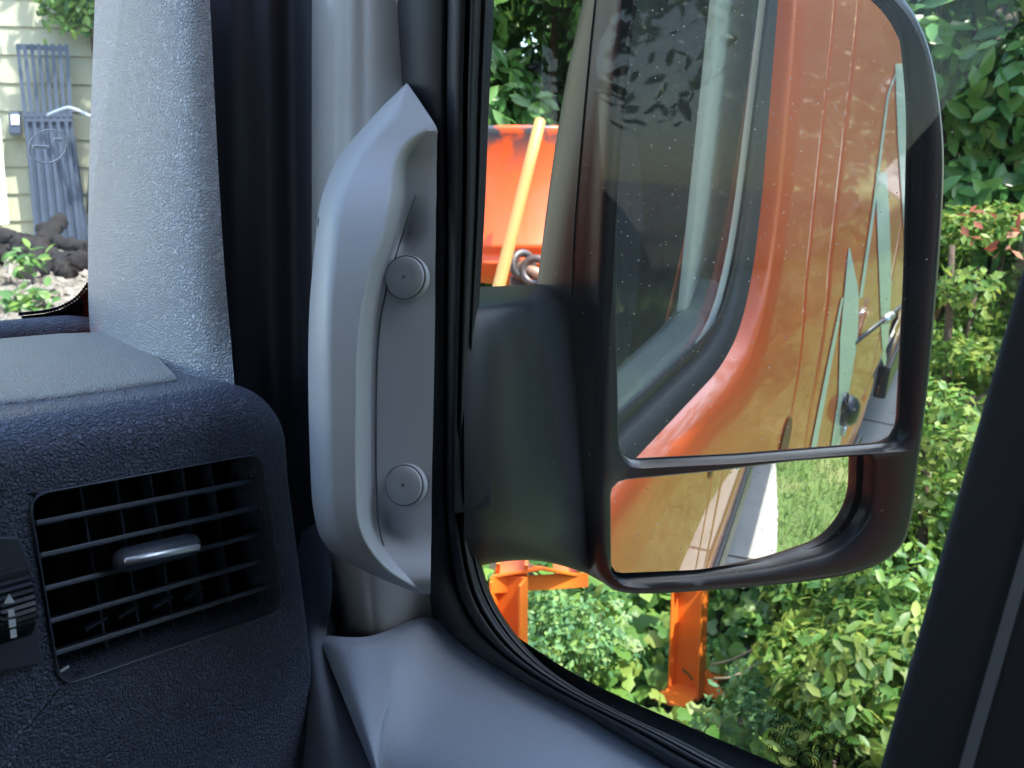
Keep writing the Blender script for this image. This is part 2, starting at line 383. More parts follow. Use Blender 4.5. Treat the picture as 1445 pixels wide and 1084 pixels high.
V,f=merge([bx(-1.36,.38,-5.62,-5.58,.4,2.4)]); mesh('rear_doors',V,f,M['orange'],van,smooth=False)
V,f=merge([bx(-1.36,.42,-5.5,.95,.36,.40)]); mesh('underbody',V,f,M['rubber2'],van,smooth=False)
V,f=merge([bx(-1.36,.44,1.02,1.9,.35,1.22),bx(-1.36,.44,.95,1.02,.35,1.45)]); mesh('engine_bay',V,f,M['orange'],van,smooth=False,bevel=.05)
V,f=merge([bx(.455,.515,1.0,-2.70,.24,.40),bx(.455,.512,-3.60,-5.6,.24,.40)]); o=mesh('sill_moulding',V,f,M['blackpl'],van,smooth=False,bevel=.01); fix_normals(o)
# wheels
def wheel(y,x0,x1):
    cx=(x0+x1)/2; prof=[(x0,.20),(x0,.33),(x0+.02,.355),(cx,.36),(x1-.02,.355),(x1,.33),(x1,.20)]
    V=[];n=36
    for (x,r_) in prof:
        for j in range(n): a=2*math.pi*j/n; V.append((x,y+r_*math.cos(a),.36+r_*math.sin(a)))
    w_=mesh('wheel',V,gridf(len(prof),n,True),M['tyre'],van); fix_normals(w_)
    prof=[(x1-.005,.205),(x1-.03,.19),(x1-.05,.10),(x1-.01,.06),(x1-.01,.001)]; V=[]
    for (x,r_) in prof:
        for j in range(n): a=2*math.pi*j/n; V.append((x,y+r_*math.cos(a),.36+r_*math.sin(a)))
    mesh('rim',V,gridf(len(prof),n,True),M['zinc'],w_)
for y in (-3.15,1.45): wheel(y,.20,.44); wheel(y,-1.36,-1.12)
# sliding door handle, seen in both panes
hc=mref(1188,578,0,.515); HY,HZ=hc[1],hc[2]
def handle(y,z):
    prof=[];n=24
    for (t,sx,sy,sz) in ((0,0,.075,.050),(0,.012,.078,.052),(0,.030,.070,.045),(0,.042,.050,.030),(0,.045,.02,.012)):
        prof.append([(side_x(z)+sx,y+sy*math.cos(2*math.pi*j/n),z+sz*math.sin(2*math.pi*j/n)+.25*sy*math.cos(2*math.pi*j/n)) for j in range(n)])
    V,f=loft(prof,cap1=True)
    h=mesh('door_handle',V,f,M['blackpl'],van); fix_normals(h)
    V,f=loft([[(side_x(z)+sx,y+.085+s*.035*math.cos(2*math.pi*j/n),z+.055+s*.028*math.sin(2*math.pi*j/n)) for j in range(n)] for s,sx in ((1,.002),(1,.014),(.7,.016),(.6,.004))],cap1=True)
    mesh('handle_recess',V,f,M['gloss'],h)
    V,f=tube(None,[(side_x(z)+.001,y-.06,z-.09),(side_x(z)+.012,y-.06,z-.09)],.016,None,seg=16)
    mesh('lock_barrel',V,f,M['zinc'],h)
handle(HY,HZ)
# sliding door rail with its bright end
ra=mref(1203,485,0,.52); rb=mref(1275,430,0,.585)
tube('door_rail',[(.522,ra[1],ra[2]),tuple(rb)],.007,M['rubber'],van)
mid=(np.array([.53,ra[1],ra[2]])*.45+rb*.55); tube('rail_end',[mid,mid+(rb-np.array([.52,ra[1],ra[2]]))*.14],.014,M['zinc'],van)
# vinyl grass-blade graphics: rows of (v, u_left, u_right) as they show in the pane
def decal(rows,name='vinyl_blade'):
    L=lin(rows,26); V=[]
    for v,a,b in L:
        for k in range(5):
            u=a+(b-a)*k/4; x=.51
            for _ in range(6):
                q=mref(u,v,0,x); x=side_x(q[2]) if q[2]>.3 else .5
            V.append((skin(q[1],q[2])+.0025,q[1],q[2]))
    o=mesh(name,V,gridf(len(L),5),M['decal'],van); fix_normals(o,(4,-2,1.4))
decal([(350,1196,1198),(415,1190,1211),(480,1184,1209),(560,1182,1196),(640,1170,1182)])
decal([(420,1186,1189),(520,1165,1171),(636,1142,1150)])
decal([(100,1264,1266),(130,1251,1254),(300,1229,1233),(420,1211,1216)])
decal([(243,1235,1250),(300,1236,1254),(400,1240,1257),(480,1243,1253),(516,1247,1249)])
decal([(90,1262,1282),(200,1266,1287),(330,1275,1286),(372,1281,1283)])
def brown():
    V=[];n=22
    q0=mref(1102,628,0,.52)
    for s in (0,.5,1):
        for j in range(n):
            a=2*math.pi*j/n; y=q0[1]+s*.05*math.cos(a); z=q0[2]+s*.06*math.sin(a)*(1 if math.sin(a)>0 else .6)
            V.append((skin(y,z)+.003,y,z))
    o=mesh('maroon_badge',V,gridf(3,n,True),mat('maroon',(.16,.03,.02),.4),van); fix_normals(o,(4,-2,1.4))
brown()
# door glass + seals
GX=.460
gl_out=[(.485,2.14),(.485,1.58),(.465,1.50),(.42,1.44),(.33,1.405),(.15,1.40),(-.32,1.40),(-.41,1.43),(-.46,1.51),(-.48,1.62),(-.475,2.14)]
G['doorglass']=glassmat('door_glass',(.93,.97,.96),.62,dust=150,haze=.010)
pane=mesh('door_window',[(GX,y,z) for y,z in gl_out],[tuple(range(len(gl_out)))],G['doorglass'],van,smooth=False)
# outside seal: a rounded band swept round the outline
def sweep(name,path,prof,mat_,parent,closed=True,sub=0):
    """path in (y,z), prof list of (offset outward, x)"""
    p=np.asarray(path,float); n=len(p); V=[]
    cen=p.mean(0)
    nrm=[]
    for i in range(n):
        a=p[i-1] if (closed or i) else p[0]; b=p[(i+1)%n] if (closed or i<n-1) else p[-1]
        t=(b-a)/np.linalg.norm(b-a); q=np.array([t[1],-t[0]])
        nrm.append(q)
    if sum(np.dot(nrm[i],p[i]-cen) for i in range(n))<0: nrm=[-q for q in nrm]
    for off,x in prof:
        for i in range(n):
            q=p[i]+nrm[i]*off; V.append(((x(q[0],q[1]) if callable(x) else x),q[0],q[1]))
    o=mesh(name,V,gridf(len(prof),n,closed),mat_,parent,sub=sub); return o
path=lin(WP,170,closed=True)
s_=sweep('outer_window_seal',path,[(.012,lambda y,z:skin(y,z)-.003),(.010,lambda y,z:skin(y,z)+.006),(.0,lambda y,z:skin(y,z)+.009),(-.010,lambda y,z:skin(y,z)+.007),(-.014,lambda y,z:skin(y,z)-.004),(-.018,lambda y,z:skin(y,z)-.001),(-.028,lambda y,z:skin(y,z)-.001),(-.031,lambda y,z:.468),(-.040,lambda y,z:.4625)],M['rubber'],van); fix_normals(s_,(4,0,1.8))
# light reveal and grey sill inside the rear of the window, seen in the mirror
pr_=[(-.453,2.12),(-.455,1.64),(-.44,1.54),(-.40,1.468),(-.33,1.436),(-.15,1.425),(.1,1.418)]
q_=spline(pr_,30); V=[]
for off,x in ((.000,.4565),(.002,.454),(.006,.451),(.008,.449)):
    for p in q_: V.append((x,p[0]+off,p[1]+off*.6))
mesh('window_reveal',V,gridf(4,30),M['beige'],van)
V,f=loft([[(x,y,z) for x,z in ((.455,1.38),(.452,zt_-.012),(.440,zt_),(.405,zt_+.006),(.385,zt_-.01),(.38,1.38))] for y,zt_ in ((.14,1.435),(-.1,1.440),(-.33,1.450),(-.40,1.462),(-.445,1.50))],True,True); o=mesh('sill_trim',V,f,mat('sill_grey',(.15,.155,.16),.6),van,smooth=False,bevel=.004); fix_normals(o)
for yy_,x_,m_ in ((-.55,.43,'rubber'),(-.585,.43,'beige'),(-.615,.43,'rubber')):
    V,f=merge([bx(x_-.012,x_+.006,yy_-.010,yy_+.010,1.40,2.2)]); mesh('pillar_moulding',V,f,M[m_],van,smooth=False,bevel=.004)
# ---- inner window seal band as seen from the seat (photo outline -> x planes)
inn=[(700,-160),(697,0),(690,150),(684,300),(675,450),(669,580),(665,690),(672,760),(688,825),(712,873),(758,930),(815,972),(880,1007),(960,1044),(1042,1086),(1130,1125),(1230,1175)]
out=[(572,-160),(573,0),(575,120),(580,200),(587,330),(592,450),(596,600),(598,720),(600,800),(610,850),(636,893),(690,933),(745,966),(830,1010),(912,1060),(1000,1110),(1120,1180)]
n_=90; I=spline(inn,n_); O=spline(out,n_)
def band(name,stops,mat_):
    rows=[]
    for t,x in stops:
        rows.append([onp(*(O[i]*(1-t)+I[i]*t),0,x) for i in range(n_)])
    return grid(name,rows,mat_,van,sub=0)
band('window_frame_trim',[(-.10,.436),(.0,.428),(.05,.4245),(.40,.4235),(.46,.427),(.47,.434)],M['rubber'])
band('window_rubber',[(.455,.434),(.48,.426),(.56,.4235),(.66,.4245),(.695,.430),(.71,.438),(.72,.430),(.75,.427),(.80,.4295),(.83,.436),(.86,.440),(.90,.440),(.94,.446),(.975,.4525),(1.0,.4585)],M['rubber'])
# header / rear of the window inside
V,f=merge([bx(.375,.44,-.60,.46,2.13,2.37),bx(.385,.43,-.94,-.63,1.0,2.37),bx(.41,.44,-.60,.10,1.0,1.36),bx(.452,.464,-.56,.86,.4,1.385),bx(.446,.456,.50,.72,.4,1.85)]); mesh('door_inner_frame',V,f,M['rubber2'],van,smooth=False)
# ---- door trim below the window
T0=[(450,899),(480,903),(522,905),(565,886),(606,866),(640,902),(700,942),(745,969),(830,1014),(912,1064),(1000,1114)]
rows=[]
def trow(dv,du,dd):
    r_=[]
    for i,(u,v) in enumerate(T0):
        p=onp(u,v,0,.432); d=np.dot(p-CAM,fw); k=1 if i>=3 else i/3
        if i<5: d=(.612,.608,.616,.626,.636)[i]
        sh=(.40,.27,.08,-.18)[i]*max(0,dv) if i<4 else du
        r_.append(P(u+sh,v+dv,d-dd*(.82,.88,.94,1,1)[min(i,4)]+(.008 if i==0 else 0)))
    return r_
rows=[trow(-4,2,-.004),trow(4,-2,.004),trow(12,-6,.010),trow(45,-22,.022),trow(95,-45,.040),trow(150,-70,.060),trow(210,-80,.070),trow(330,-90,.075),trow(500,-95,.075)]
grid('door_trim',rows,M['doortrim'],van,sub=3)
# side of the trim facing the dashboard, its shade put into a darker grey
grid('door_side_trim',[PR((404,560,.66),(404,800,.66),(410,900,.64),(425,1000,.60),(430,1300,.58)),PR((445,700,.64),(440,860,.63),(432,899,.60),(450,1000,.575),(500,1240,.54)),PR((470,780,.63),(470,870,.60),(452,893,.628),(500,1000,.602),(600,1240,.545))],mat('door_side_shade_grain',(.13,.15,.19),.5,bump=('leather',900,.4,.0004)),van)
# ---- dark seal column between pillar trim and painted pillar
rows=[]
for v in np.linspace(-80,1000,10):
    rows.append([P(u+v*.012,v,d) for u,d in ((262,.645),(300,.640),(318,.628),(336,.632),(360,.640),(378,.634),(392,.640),(410,.648),(424,.640),(442,.634),(458,.640),(476,.66))])
grid('door_seal_column',rows,M['rubber2'],van)
# ---- painted pillar behind the grab handle
rows=[]
for v in np.linspace(-80,930,9):
    k=max(0,(v-750)/180); rows.append([P(u+du*k,v,d+.05*k) for u,d,du in ((440,.632,30),(452,.612,38),(472,.600,42),(500,.594,30),(512,.596,20),(528,.592,10),(560,.596,0),(590,.606,0),(640,.63,0))])
grid('painted_pillar',rows,M['metalgrey'],van)
# ---- A-pillar trim
PL=[(-80,(136,158,200,262,293)),(60,(132,156,205,268,299)),(200,(126,150,204,270,306)),(330,(124,149,204,276,313)),(420,(124,151,206,282,320)),(470,(127,158,212,288,325)),(520,(139,180,228,294,329)),(560,(158,202,246,300,331))]
bot=[(128,478),(168,530),(200,551),(262,560),(332,558)]
rows=[]
for i,(v,us) in enumerate(PL[:-2]):
    k=i/7.0
    ds=np.array([.76,.70,.625,.585,.60])+np.array([.05,.035,.01,.0,-.0])*k
    rows.append([P(u,v,d) for u,d in zip(us,ds)])
ds=[.80,.715,.645,.585,.585]
rows.append([P(bot[j][0]*.8+PL[-3][1][j]*.2,bot[j][1]*.8+PL[-3][0]*.2,ds[j]) for j in range(5)])
rows.append([P(u,v,d) for (u,v),d in zip(bot,ds)])
rows.append([P(u+1,v+25,d+.004) for (u,v),d in zip(bot,ds)])
grid('pillar_trim',rows,M['pillar'],van,sub=3)
# ---- dashboard: face in the plane y=.45, rolled back at top and right
T=1.634; rr_=.022
def xr(z): return float(np.interp(z,[.9,1.38,1.60],[.356,.343,.321]))
def dloop(off,y):
    pts=[(-1.3,T+off)]
    zc=T-.020; xc=xr(zc)-.020
    for a in np.linspace(90,0,13): pts.append((xc+(.020+off)*math.cos(R(a)),zc+(.020+off)*math.sin(R(a))))
    for z in np.linspace(zc-.02,.9,14): pts.append((xr(z)+off,z))
    pts.append((-1.3,.9)); return pts
vc=[(42,700),(366,641),(397,860),(86,966)]
vw=[onp(u,v,1,.45) for u,v in vc]; vpoly=[(p[0],p[2]) for p in vw]
cen=np.mean(vpoly,axis=0)
def angs(poly,n=120,c=cen):
    """cast n rays from c to the polygon"""
    p=np.asarray(poly,float); res=[]
    for k in range(n):
        a=2*math.pi*k/n; d=np.array([math.cos(a),math.sin(a)]); best=None
        for i in range(len(p)):
            A=p[i]-c;B=p[(i+1)%len(p)]-c; e=B-A; den=d[0]*e[1]-d[1]*e[0]
            if abs(den)<1e-12: continue
            t=(A[0]*e[1]-A[1]*e[0])/den; s=(A[0]*d[1]-A[1]*d[0])/den
            if t>0 and -1e-9<=s<=1+1e-9 and (best is None or t>best): best=t
        res.append(c+d*best)
    return np.array(res)
NA=180
vin=angs(roundpoly(vpoly,.008),NA); vout=angs(roundpoly([cen+(np.array(q)-cen)*1.035 for q in vpoly],.012),NA)
vo2=angs(roundpoly([cen+(np.array(q)-cen)*1.047 for q in vpoly],.015),NA)
def lp(poly2,y): return [(q[0],y,q[1]) for q in poly2]
outer0=angs(dloop(0,.45),NA)
loops=[lp(vin,.49),lp(vin,.4545),lp(vin*.93+vout*.07,.4520),lp((vin*.75+vout*.25),.4506),lp(vin*.45+vout*.55,.450),lp(vout,.450),lp(vo2,.450)]
for k in (.25,.5,.75,1): loops.append(lp(vo2*(1-k)+outer0*k,.450))
for th in (15,30,45,60,75,90): loops.append(lp(angs(dloop(rr_*math.sin(R(th)),0),NA),.45+rr_*(1-math.cos(R(th)))))
loops.append(lp(angs(dloop(rr_+.001,0),NA),.56)); loops.append(lp(angs(dloop(rr_+.001,0),NA),.72))
V,f=loft(loops); dash=mesh('dashboard',V,f,M['dash'],van); fix_normals(dash,CAM)
ZT=T+rr_+.001
# grey top panel beyond its seam, its grey lightened to look sunlit
sl=[onp(u,v,2,ZT+.0015) for u,v in ((-260,585),(-100,575),(0,566),(90,556),(190,541),(250,532))]
far=[np.array([p[0]+.02,.748,ZT+.002]) for p in sl]
far[-1]=np.array([.40,.748,ZT+.002]); 
rows=[[p+np.array([0,0,-.003]) for p in sl],sl,[a*.92+b*.08 for a,b in zip(sl,far)],[a*.5+b*.5 for a,b in zip(sl,far)],far]
grid('dash_top',rows,M['dashtop'],van,sub=1)
# defroster roll along the windscreen
ra_=onp(128,462,1,.80); 
tube('windscreen_roll',[(-1.2,.80,ra_[2]),(ra_[0]-.35,.80,ra_[2]),(ra_[0]-.02,.80,ra_[2]-.0005),(ra_[0]+.004,.80,ra_[2]-.001)],[.0125]*3+[.009],M['dash'],van,seg=20)
# black printed band of the windscreen corner
glassmat_ws=glassmat('windscreen_glass',(.9,.95,.96),1.0,dust=90,haze=.07)
def wsp(x,z): return (x,.835-(z-1.63)*.62,z)
mesh('windscreen',[wsp(-1.36,1.60),wsp(.50,1.60),wsp(.44,2.42),wsp(-1.30,2.42)],[(0,1,2,3)],glassmat_ws,van,smooth=False)
# windscreen-plane point for pixel
WN=np.array([0,1,.62]);WN=WN/np.linalg.norm(WN); W0=np.array(wsp(0,1.63))
def WS(u,v,off=0): return onpl(u,v,W0-WN*off,WN)
fr=[(30,446),(60,443),(85,437),(108,424),(122,408),(140,380)]
rows=[[WS(u,v,.002) for u,v in fr],[WS(u+12,v+40,.002) for u,v in fr]]
fb=grid('frit_band',rows,M['gloss'],van,sub=0)
dots=[]
for u,v in spline(fr,30)[:-6]:
    c=WS(u-1,v-3,.002); t=WS(u,v,.002)-c
    dots.append(boxvf(c,(.0016,0,0),np.cross(WN,(1,0,0))*.0016,WN*.0002))
V,f=merge(dots); mesh('frit_dots',V,f,M['gloss'],van,smooth=False)
# round reflection in the windscreen, modelled as a pale ring with white highlights
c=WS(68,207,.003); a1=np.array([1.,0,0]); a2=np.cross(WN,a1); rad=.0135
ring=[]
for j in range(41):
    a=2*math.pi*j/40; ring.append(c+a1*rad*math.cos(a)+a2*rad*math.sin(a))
refl=tube('windscreen_reflection_ring',ring,.0007,mat('reflection_ring_pale',(.75,.8,.85),.2),van,seg=6)
V,f=merge([boxvf(c+a1*-.005+a2*.0005,a1*.006,a2*.0011,WN*.0005),boxvf(c+a1*.006+a2*-.006,a1*.003,a2*.0012,WN*.0005)]); mesh('reflection_highlight',V,f,M['white'],refl,smooth=False)
# ---- air vent
vent=None
VY=.458
def vq(s,t,y):  # bilinear inside vent opening, s 0..1 left-right, t 0..1 top-bottom
    a,b,c_,d_=[np.array(q) for q in vpoly]; q=(a*(1-s)+b*s)*(1-t)+(d_*(1-s)+c_*s)*t; return np.array([q[0],y,q[1]])
back=[vq(s,t,.505) for s,t in ((-.02,-.02),(1.02,-.02),(1.02,1.02),(-.02,1.02))]
vent=mesh('air_vent',back+[vq(s,t,.478) for s,t in ((-.02,-.02),(1.02,-.02),(1.02,1.02),(-.02,1.02))],[(0,1,2,3),(0,1,5,4),(1,2,6,5),(2,3,7,6),(3,0,4,7)],M['ventdark'],van,smooth=False)
sl_px=[((50,738),(366,676)),((56,784),(373,713)),((62,831),(380,750)),((70,877),(384,787)),((78,922),(389,824))]
for (a,b) in sl_px:
    A=onp(*a,1,VY);B=onp(*b,1,VY); ax=(B-A)/2
    V,f=boxvf((A+B)/2+np.array([0,.008,-.0030]),ax,(0,.0085,-.0030),(0,.0004,.00135))
    o=mesh('vent_slat',V,f,M['ventpl'],vent,smooth=False,bevel=.0008); fix_normals(o)
for s in (.05,.27,.42,.57,.72,.86):
    A=vq(s-.03*0,.0,.482);B=vq(s,1.0,.482)
    V,f=boxvf((A+B)/2,(B-A)/2,(.0006,0,0),(0,.009,0)); o=mesh('vent_fin',V,f,M['ventpl'],vent,smooth=False)
fr0=vin*.75+vout*.25; fr1=vin*.35+vout*.65
V,f=loft([lp(vin,.4560),lp(vin*.95+vout*.05,.4495),lp(fr0,.4482),lp(vin*.5+vout*.5,.4482),lp(fr1,.4492),lp(fr1,.4515)]); o=mesh('vent_frame',V,f,M['ventpl'],vent); fix_normals(o,CAM)
A=onp(166,797,1,.447);B=onp(286,768,1,.447); d_=(B-A)
V,f=loft([[A+d_*t+np.array([0,.004+.007*math.cos(a)*w_,.0062*math.sin(a)*w_]) for a in np.linspace(0,2*math.pi,17)[:-1]] for t,w_ in ((0,.35),(.04,.8),(.12,1),(.5,1.05),(.88,1),(.96,.8),(1,.35))],True,True)
tab=mesh('vent_tab',V,f,M['ventpl'],vent); fix_normals(tab)
A2=onp(174,793,1,.4425);B2=onp(282,771,1,.4425)
V,f=loft([[A2*(1-t)+B2*t+np.array([0,.002*math.cos(a)*w_,.0021*math.sin(a)*w_]) for a in np.linspace(0,2*math.pi,13)[:-1]] for t,w_ in ((0,.5),(.03,1),(.5,1.05),(.97,1),(1,.5))],True,True)
o=mesh('chrome_strip',V,f,M['chrome'],vent); fix_normals(o)
V,f=boxvf(onp(91,944,1,.452),(.0022,0,.0006),(0,.0006,0),(0,0,.0005)); mesh('vent_glint_clip',V,f,M['white'],vent,smooth=False)
for (u,v) in ((134,879),(180,862),(228,849),(273,836)):
    V,f=boxvf(onp(u,v,1,.475),(.006,0,.0015),(0,.002,0),(0,0,.0008)); mesh('vent_vane_pin',V,f,M['ventpl'],vent,smooth=False)
# ---- thumbwheel and its plate
tp=[onp(u,v,1,.4475) for u,v in ((-60,757),(24,757),(42,800),(59,936),(-60,956))]
V,f=loft([tp,[p-np.array([0,.0018,0]) for p in tp]],False,True)
pl=mesh('thumbwheel_plate',V,f,mat('grey_plate',(.06,.065,.085),.45),van,smooth=False,bevel=.0008); fix_normals(pl)
wc=onp(14,852,1,.4475); rw=.026; n=96; V=[]
for x,s in ((-.0085,.93),(-.0075,1),(.0075,1),(.0085,.93)):
    for j in range(n):
        a=2*math.pi*j/n; q=rw*s*(1-.035*(j%2)) if s==1 else rw*s; V.append((wc[0]+x,wc[1]+.016+q*math.cos(a),wc[2]+q*math.sin(a)*.92))
tw=mesh('thumbwheel',V,gridf(4,n,True)+[tuple(range(n)),tuple(range(3*n,4*n))],M['blackpl'],pl,smooth=False); fix_normals(tw)
def mark(pts,y=.4352): return [onp(u,v,1,y) for u,v in pts]
V,f=merge([(mark([(5,852),(13,838),(21,850)]),[(0,1,2)]),(mark([(11,861),(20,859),(21,869),(12,871)]),[(0,1,2,3)]),(mark([(12,875),(22,873),(23,884),(13,886)]),[(0,1,2,3)]),(mark([(14,889),(23,887),(24,899),(15,901)],.4362),[(0,1,2,3)])])
mesh('thumbwheel_print',V,f,M['white'],pl,smooth=False)
# ---- grab handle (a moulded piece: raised bar, step, screw plate)
HR=[(118,573,575,575,.560,.560),(128,563,582,582,.556,.556),(150,540,597,597,.549,.549),(182,511,617,616.8,.540,.540),(192,502,617,603,.5375,.5415),(205,491,616.5,589,.534,.5445),(220,479,616.5,579,.529,.547),(236,470,616,574,.523,.5485),(255,462,616,572,.515,.549),(275,455,616,571,.508,.549),(300,449,615,568,.501,.5485),(330,446,615,562,.495,.548),(380,441,614,545,.488,.548),(430,437,614,533,.484,.548),(500,435,613,526,.481,.548),(600,436,611,524,.481,.548),(700,440,609,525,.484,.548),(735,445,609,528,.487,.548),(760,453,608.5,536,.492,.547),(780,470,608,547,.499,.543),(797,496,608,560,.507,.537),(812,528,607.5,574,.518,.533),(826,560,607.5,588,.529,.533),(838,592,607,602,.541,.542)]
A=np.array(HR,float); vv=np.linspace(118,838,130)
A2=spline(A,400); A2=A2[np.argsort(A2[:,0],kind='stable')]
cols=np.linspace(0,1,72); V=[]
def ss(t): t=max(0,min(1,t)); return t*t*(3-2*t)
for v in vv:
    uL,uR,uC,db,dp=[float(np.interp(v,A2[:,0],A2[:,k])) for k in (1,2,3,4,5)]
    uC=min(uC,uR-.2); uC=max(uC,uL+1)
    for c in cols:
        u=uL+(uC-uL)*c/.64 if c<.64 else uC+(uR-uC)*(c-.64)/.36
        wl=min(34,(uR-uL)*.5+.1); e=max(0,1-(u-uL)/wl); d=db+(.018+.027*ss((v-120)/130))*(1-math.sqrt(max(0,1-e*e)))*(1 if v<800 else 1-.4*ss((v-800)/38))
        wst=max(5,min(24,.5*(uC-uL)))
        d+=(dp-db)*ss((u-(uC-wst))/wst)**1.3
        d+= .010*math.exp(-((u-uC-14)/16)**2-((v-330)/30)**2)+.012*math.exp(-((u-uC-18)/20)**2-((v-738)/26)**2)
        V.append(P(u,v,d))
n0=len(vv);n1=len(cols); f=gridf(n0,n1)
# skirt
per=[i*n1 for i in range(n0)]+[(n0-1)*n1+j for j in range(1,n1)]+[i*n1+n1-1 for i in range(n0-2,-1,-1)]+[j for j in range(n1-2,0,-1)]
b0=len(V); 
for i in per: V.append(V[i]+(V[i]-CAM)/np.linalg.norm(V[i]-CAM)*.028)
for k in range(len(per)): f.append((per[k],per[(k+1)%len(per)],b0+(k+1)%len(per),b0+k))
grip=mesh('grab_handle',V,f,M['grip'],van); fix_normals(grip,CAM)
e_=grip.modifiers.new('e','EDGE_SPLIT'); e_.split_angle=R(50)
# moulding groove beside the bar
gp=spline([(586,275,.5455),(577,300,.545),(563,345,.5445),(549,390,.5445),(538,440,.545),(532,500,.5455),(530,600,.5455),(531,700,.5455),(535,750,.5455),(547,785,.543),(561,804,.537)],50)
tube('handle_groove',[P(*q)+fw*.0022 for q in gp],  .00045,M['gripdark'],grip,seg=6)
for (u,v,rp) in ((572,392,30),(571,685,28)):
    c=P(u,v,.5455); r_=rp/F*.5455
    nn=-fw*.93-rt*.30+up*.05; nn/=np.linalg.norm(nn); a1=np.cross(up,nn);a1/=np.linalg.norm(a1);a2=np.cross(nn,a1)
    n=48; prof=[(1.10,-.004),(1.08,.0004),(1.03,.0006),(1.0,-.0008),(.985,.0012),(.93,.0024),(.5,.0026),(.12,.0026),(.10,.0026),(.07,.0012),(.001,.0010)]
    V=[c+(a1*math.cos(2*math.pi*j/n)+a2*math.sin(2*math.pi*j/n))*r_*s+nn*h for s,h in prof for j in range(n)]
    o=mesh('screw_cap',V,gridf(len(prof),n,True),M['grip'],grip); fix_normals(o,CAM)
    V=[c+(a1*math.cos(2*math.pi*j/n)+a2*math.sin(2*math.pi*j/n))*r_*s+nn*h for s,h in ((1.04,.0009),(1.0,.0009)) for j in range(n)]
    o=mesh('cap_gap',V,gridf(2,n,True),M['gripdark'],grip)
V,f=tube(None,[P(450,316,.53),P(450,316,.53)+rt*.004],.0035,None,seg=14); mesh('handle_clip',V,f,M['rubber'],grip)
# ---- seat belt at the right edge
bd=P(1245,1084,.34)-P(1445,385,.34); bl=np.linalg.norm(bd); bd/=bl
wv=rt*.94+up*.27-fw*.12; wv-=bd*np.dot(wv,bd); wv/=np.linalg.norm(wv)
base_=P(1445,385,.34)
rows=[]
for s in np.linspace(-.40,.62,24):
    c=base_+bd*s+fw*(.05*max(0,-s-.05))
    rows.append([c+wv*w_+fw*h for w_,h in ((0,.0015),(.0006,.0003),(.004,0),(.024,-.0012),(.045,0),(.0484,.0003),(.049,.0015))])
belt=grid('seat_belt',rows,M['belt'],van,sub=1,solid=.0016)
rows=[]
for s in np.linspace(-.40,.62,24):
    c=base_+bd*s+fw*(.05*max(0,-s-.05)); rows.append([c+wv*w_-fw*.0022 for w_ in (.0232,.0245,.0262,.0275)])
grid('belt_stripe',rows,M['beltline'],belt,sub=0)
# ---- seats and B-pillar trim, orange strap (all show in the mirror)
def seat(x0,x1,yb):
    rows=[]
    for (y,z,wd) in ((yb+.10,.95,.9),(yb+.08,1.15,1),(yb+.02,1.45,1.0),(yb-.03,1.62,.9),(yb-.06,1.70,.7),(yb-.12,1.71,.62),(yb-.16,1.62,.85),(yb-.14,1.4,1),(yb-.06,.95,.95)):
        cx=(x0+x1)/2;h=(x1-x0)/2*wd
        rows.append([(cx-h,y,z),(cx-h*.7,y+.02,z),(cx,y-.01,z+.005),(cx+h*.7,y+.02,z),(cx+h,y,z)])
    s=grid('seat_back',rows,M['seat'],van,toward=((x0+x1)/2,4,1.5))
    cx=(x0+x1)/2
    V,f=loft([[(cx+sx*w_*math.cos(a)*.13,yb-.07+sx*math.sin(a)*.045,z) for a in np.linspace(0,2*math.pi,17)[:-1] for w_ in (1,)] for z,sx in ((1.74,.7),(1.76,1),(1.84,1.02),(1.92,.95),(1.95,.6))],True,True)
    mesh('head_rest',V,f,M['seat'],s)
    V,f=merge([bx(x0,x1,yb,yb+.45,.88,1.02)]); mesh('seat_cushion',V,f,M['seat'],van,bevel=.04)
seat(-.12,.30,-.50); seat(-1.05,-.60,-.50)
b0=mref(982,300,0,.41); b1=mref(1030,300,0,.41)
V,f=merge([bx(.395,.41,min(b0[1],b1[1]),max(b0[1],b1[1]),1.0,2.36)]); mesh('b_pillar_trim',V,f,M['beige'],van,smooth=False,bevel=.012)
q=[mref(u,v,0,.375) for u,v in ((992,140),(985,220),(968,320),(945,420),(930,480),(920,560))]
rows=[[p+np.array([0,-w_,0]) for p,w_ in zip(q,(.012,.03,.045,.05,.05,.05))],[p+np.array([0.004,0,0]) for p in q]]
grid('orange_strap',rows,M['orangestrap'],van,solid=.002,toward=MC)
# ---- door mirror
outer=[(868,20),(880,-50),(905,-88),(960,-100),(1080,-92),(1170,-72),(1232,-38),(1278,5),(1305,60),(1320,130),(1328,215),(1324,330),(1316,430),(1306,540),(1292,650),(1282,730),(1268,768),(1238,793),(1190,810),(1100,823),(1000,831),(920,836),(868,833),(843,815),(832,780),(828,700),(830,600),(836,450),(846,250),(858,100)]
up_pane=roundpoly([(882,-62),(1150,-62),(1268,0),(1284,150),(1278,400),(1266,622),(1040,640),(874,648),(870,450),(874,200)],[20,30,85,60,20,26,0,28,10,10],8)
lo_pane=roundpoly([(862,678),(1000,665),(1110,651),(1222,642),(1219,720),(1180,768),(1090,790),(980,804),(863,809)],[16,0,0,8,30,34,20,0,16],6)
mcen=np.array([1075.,350.])
def moff(u,v):  # plane coords
    p=MP(u,v)-MC; mz=np.cross(MN,MX); return np.dot(p,MX),np.dot(p,mz)
MZ=np.cross(MN,MX); MZ=MZ if MZ[2]>0 else -MZ
def m2(pts): return np.array([[np.dot(MP(u,v)-MC,MX),np.dot(MP(u,v)-MC,MZ)] for u,v in pts])
def m3(pts,off): return [MC+MX*a+MZ*b+MN*off for a,b in pts]
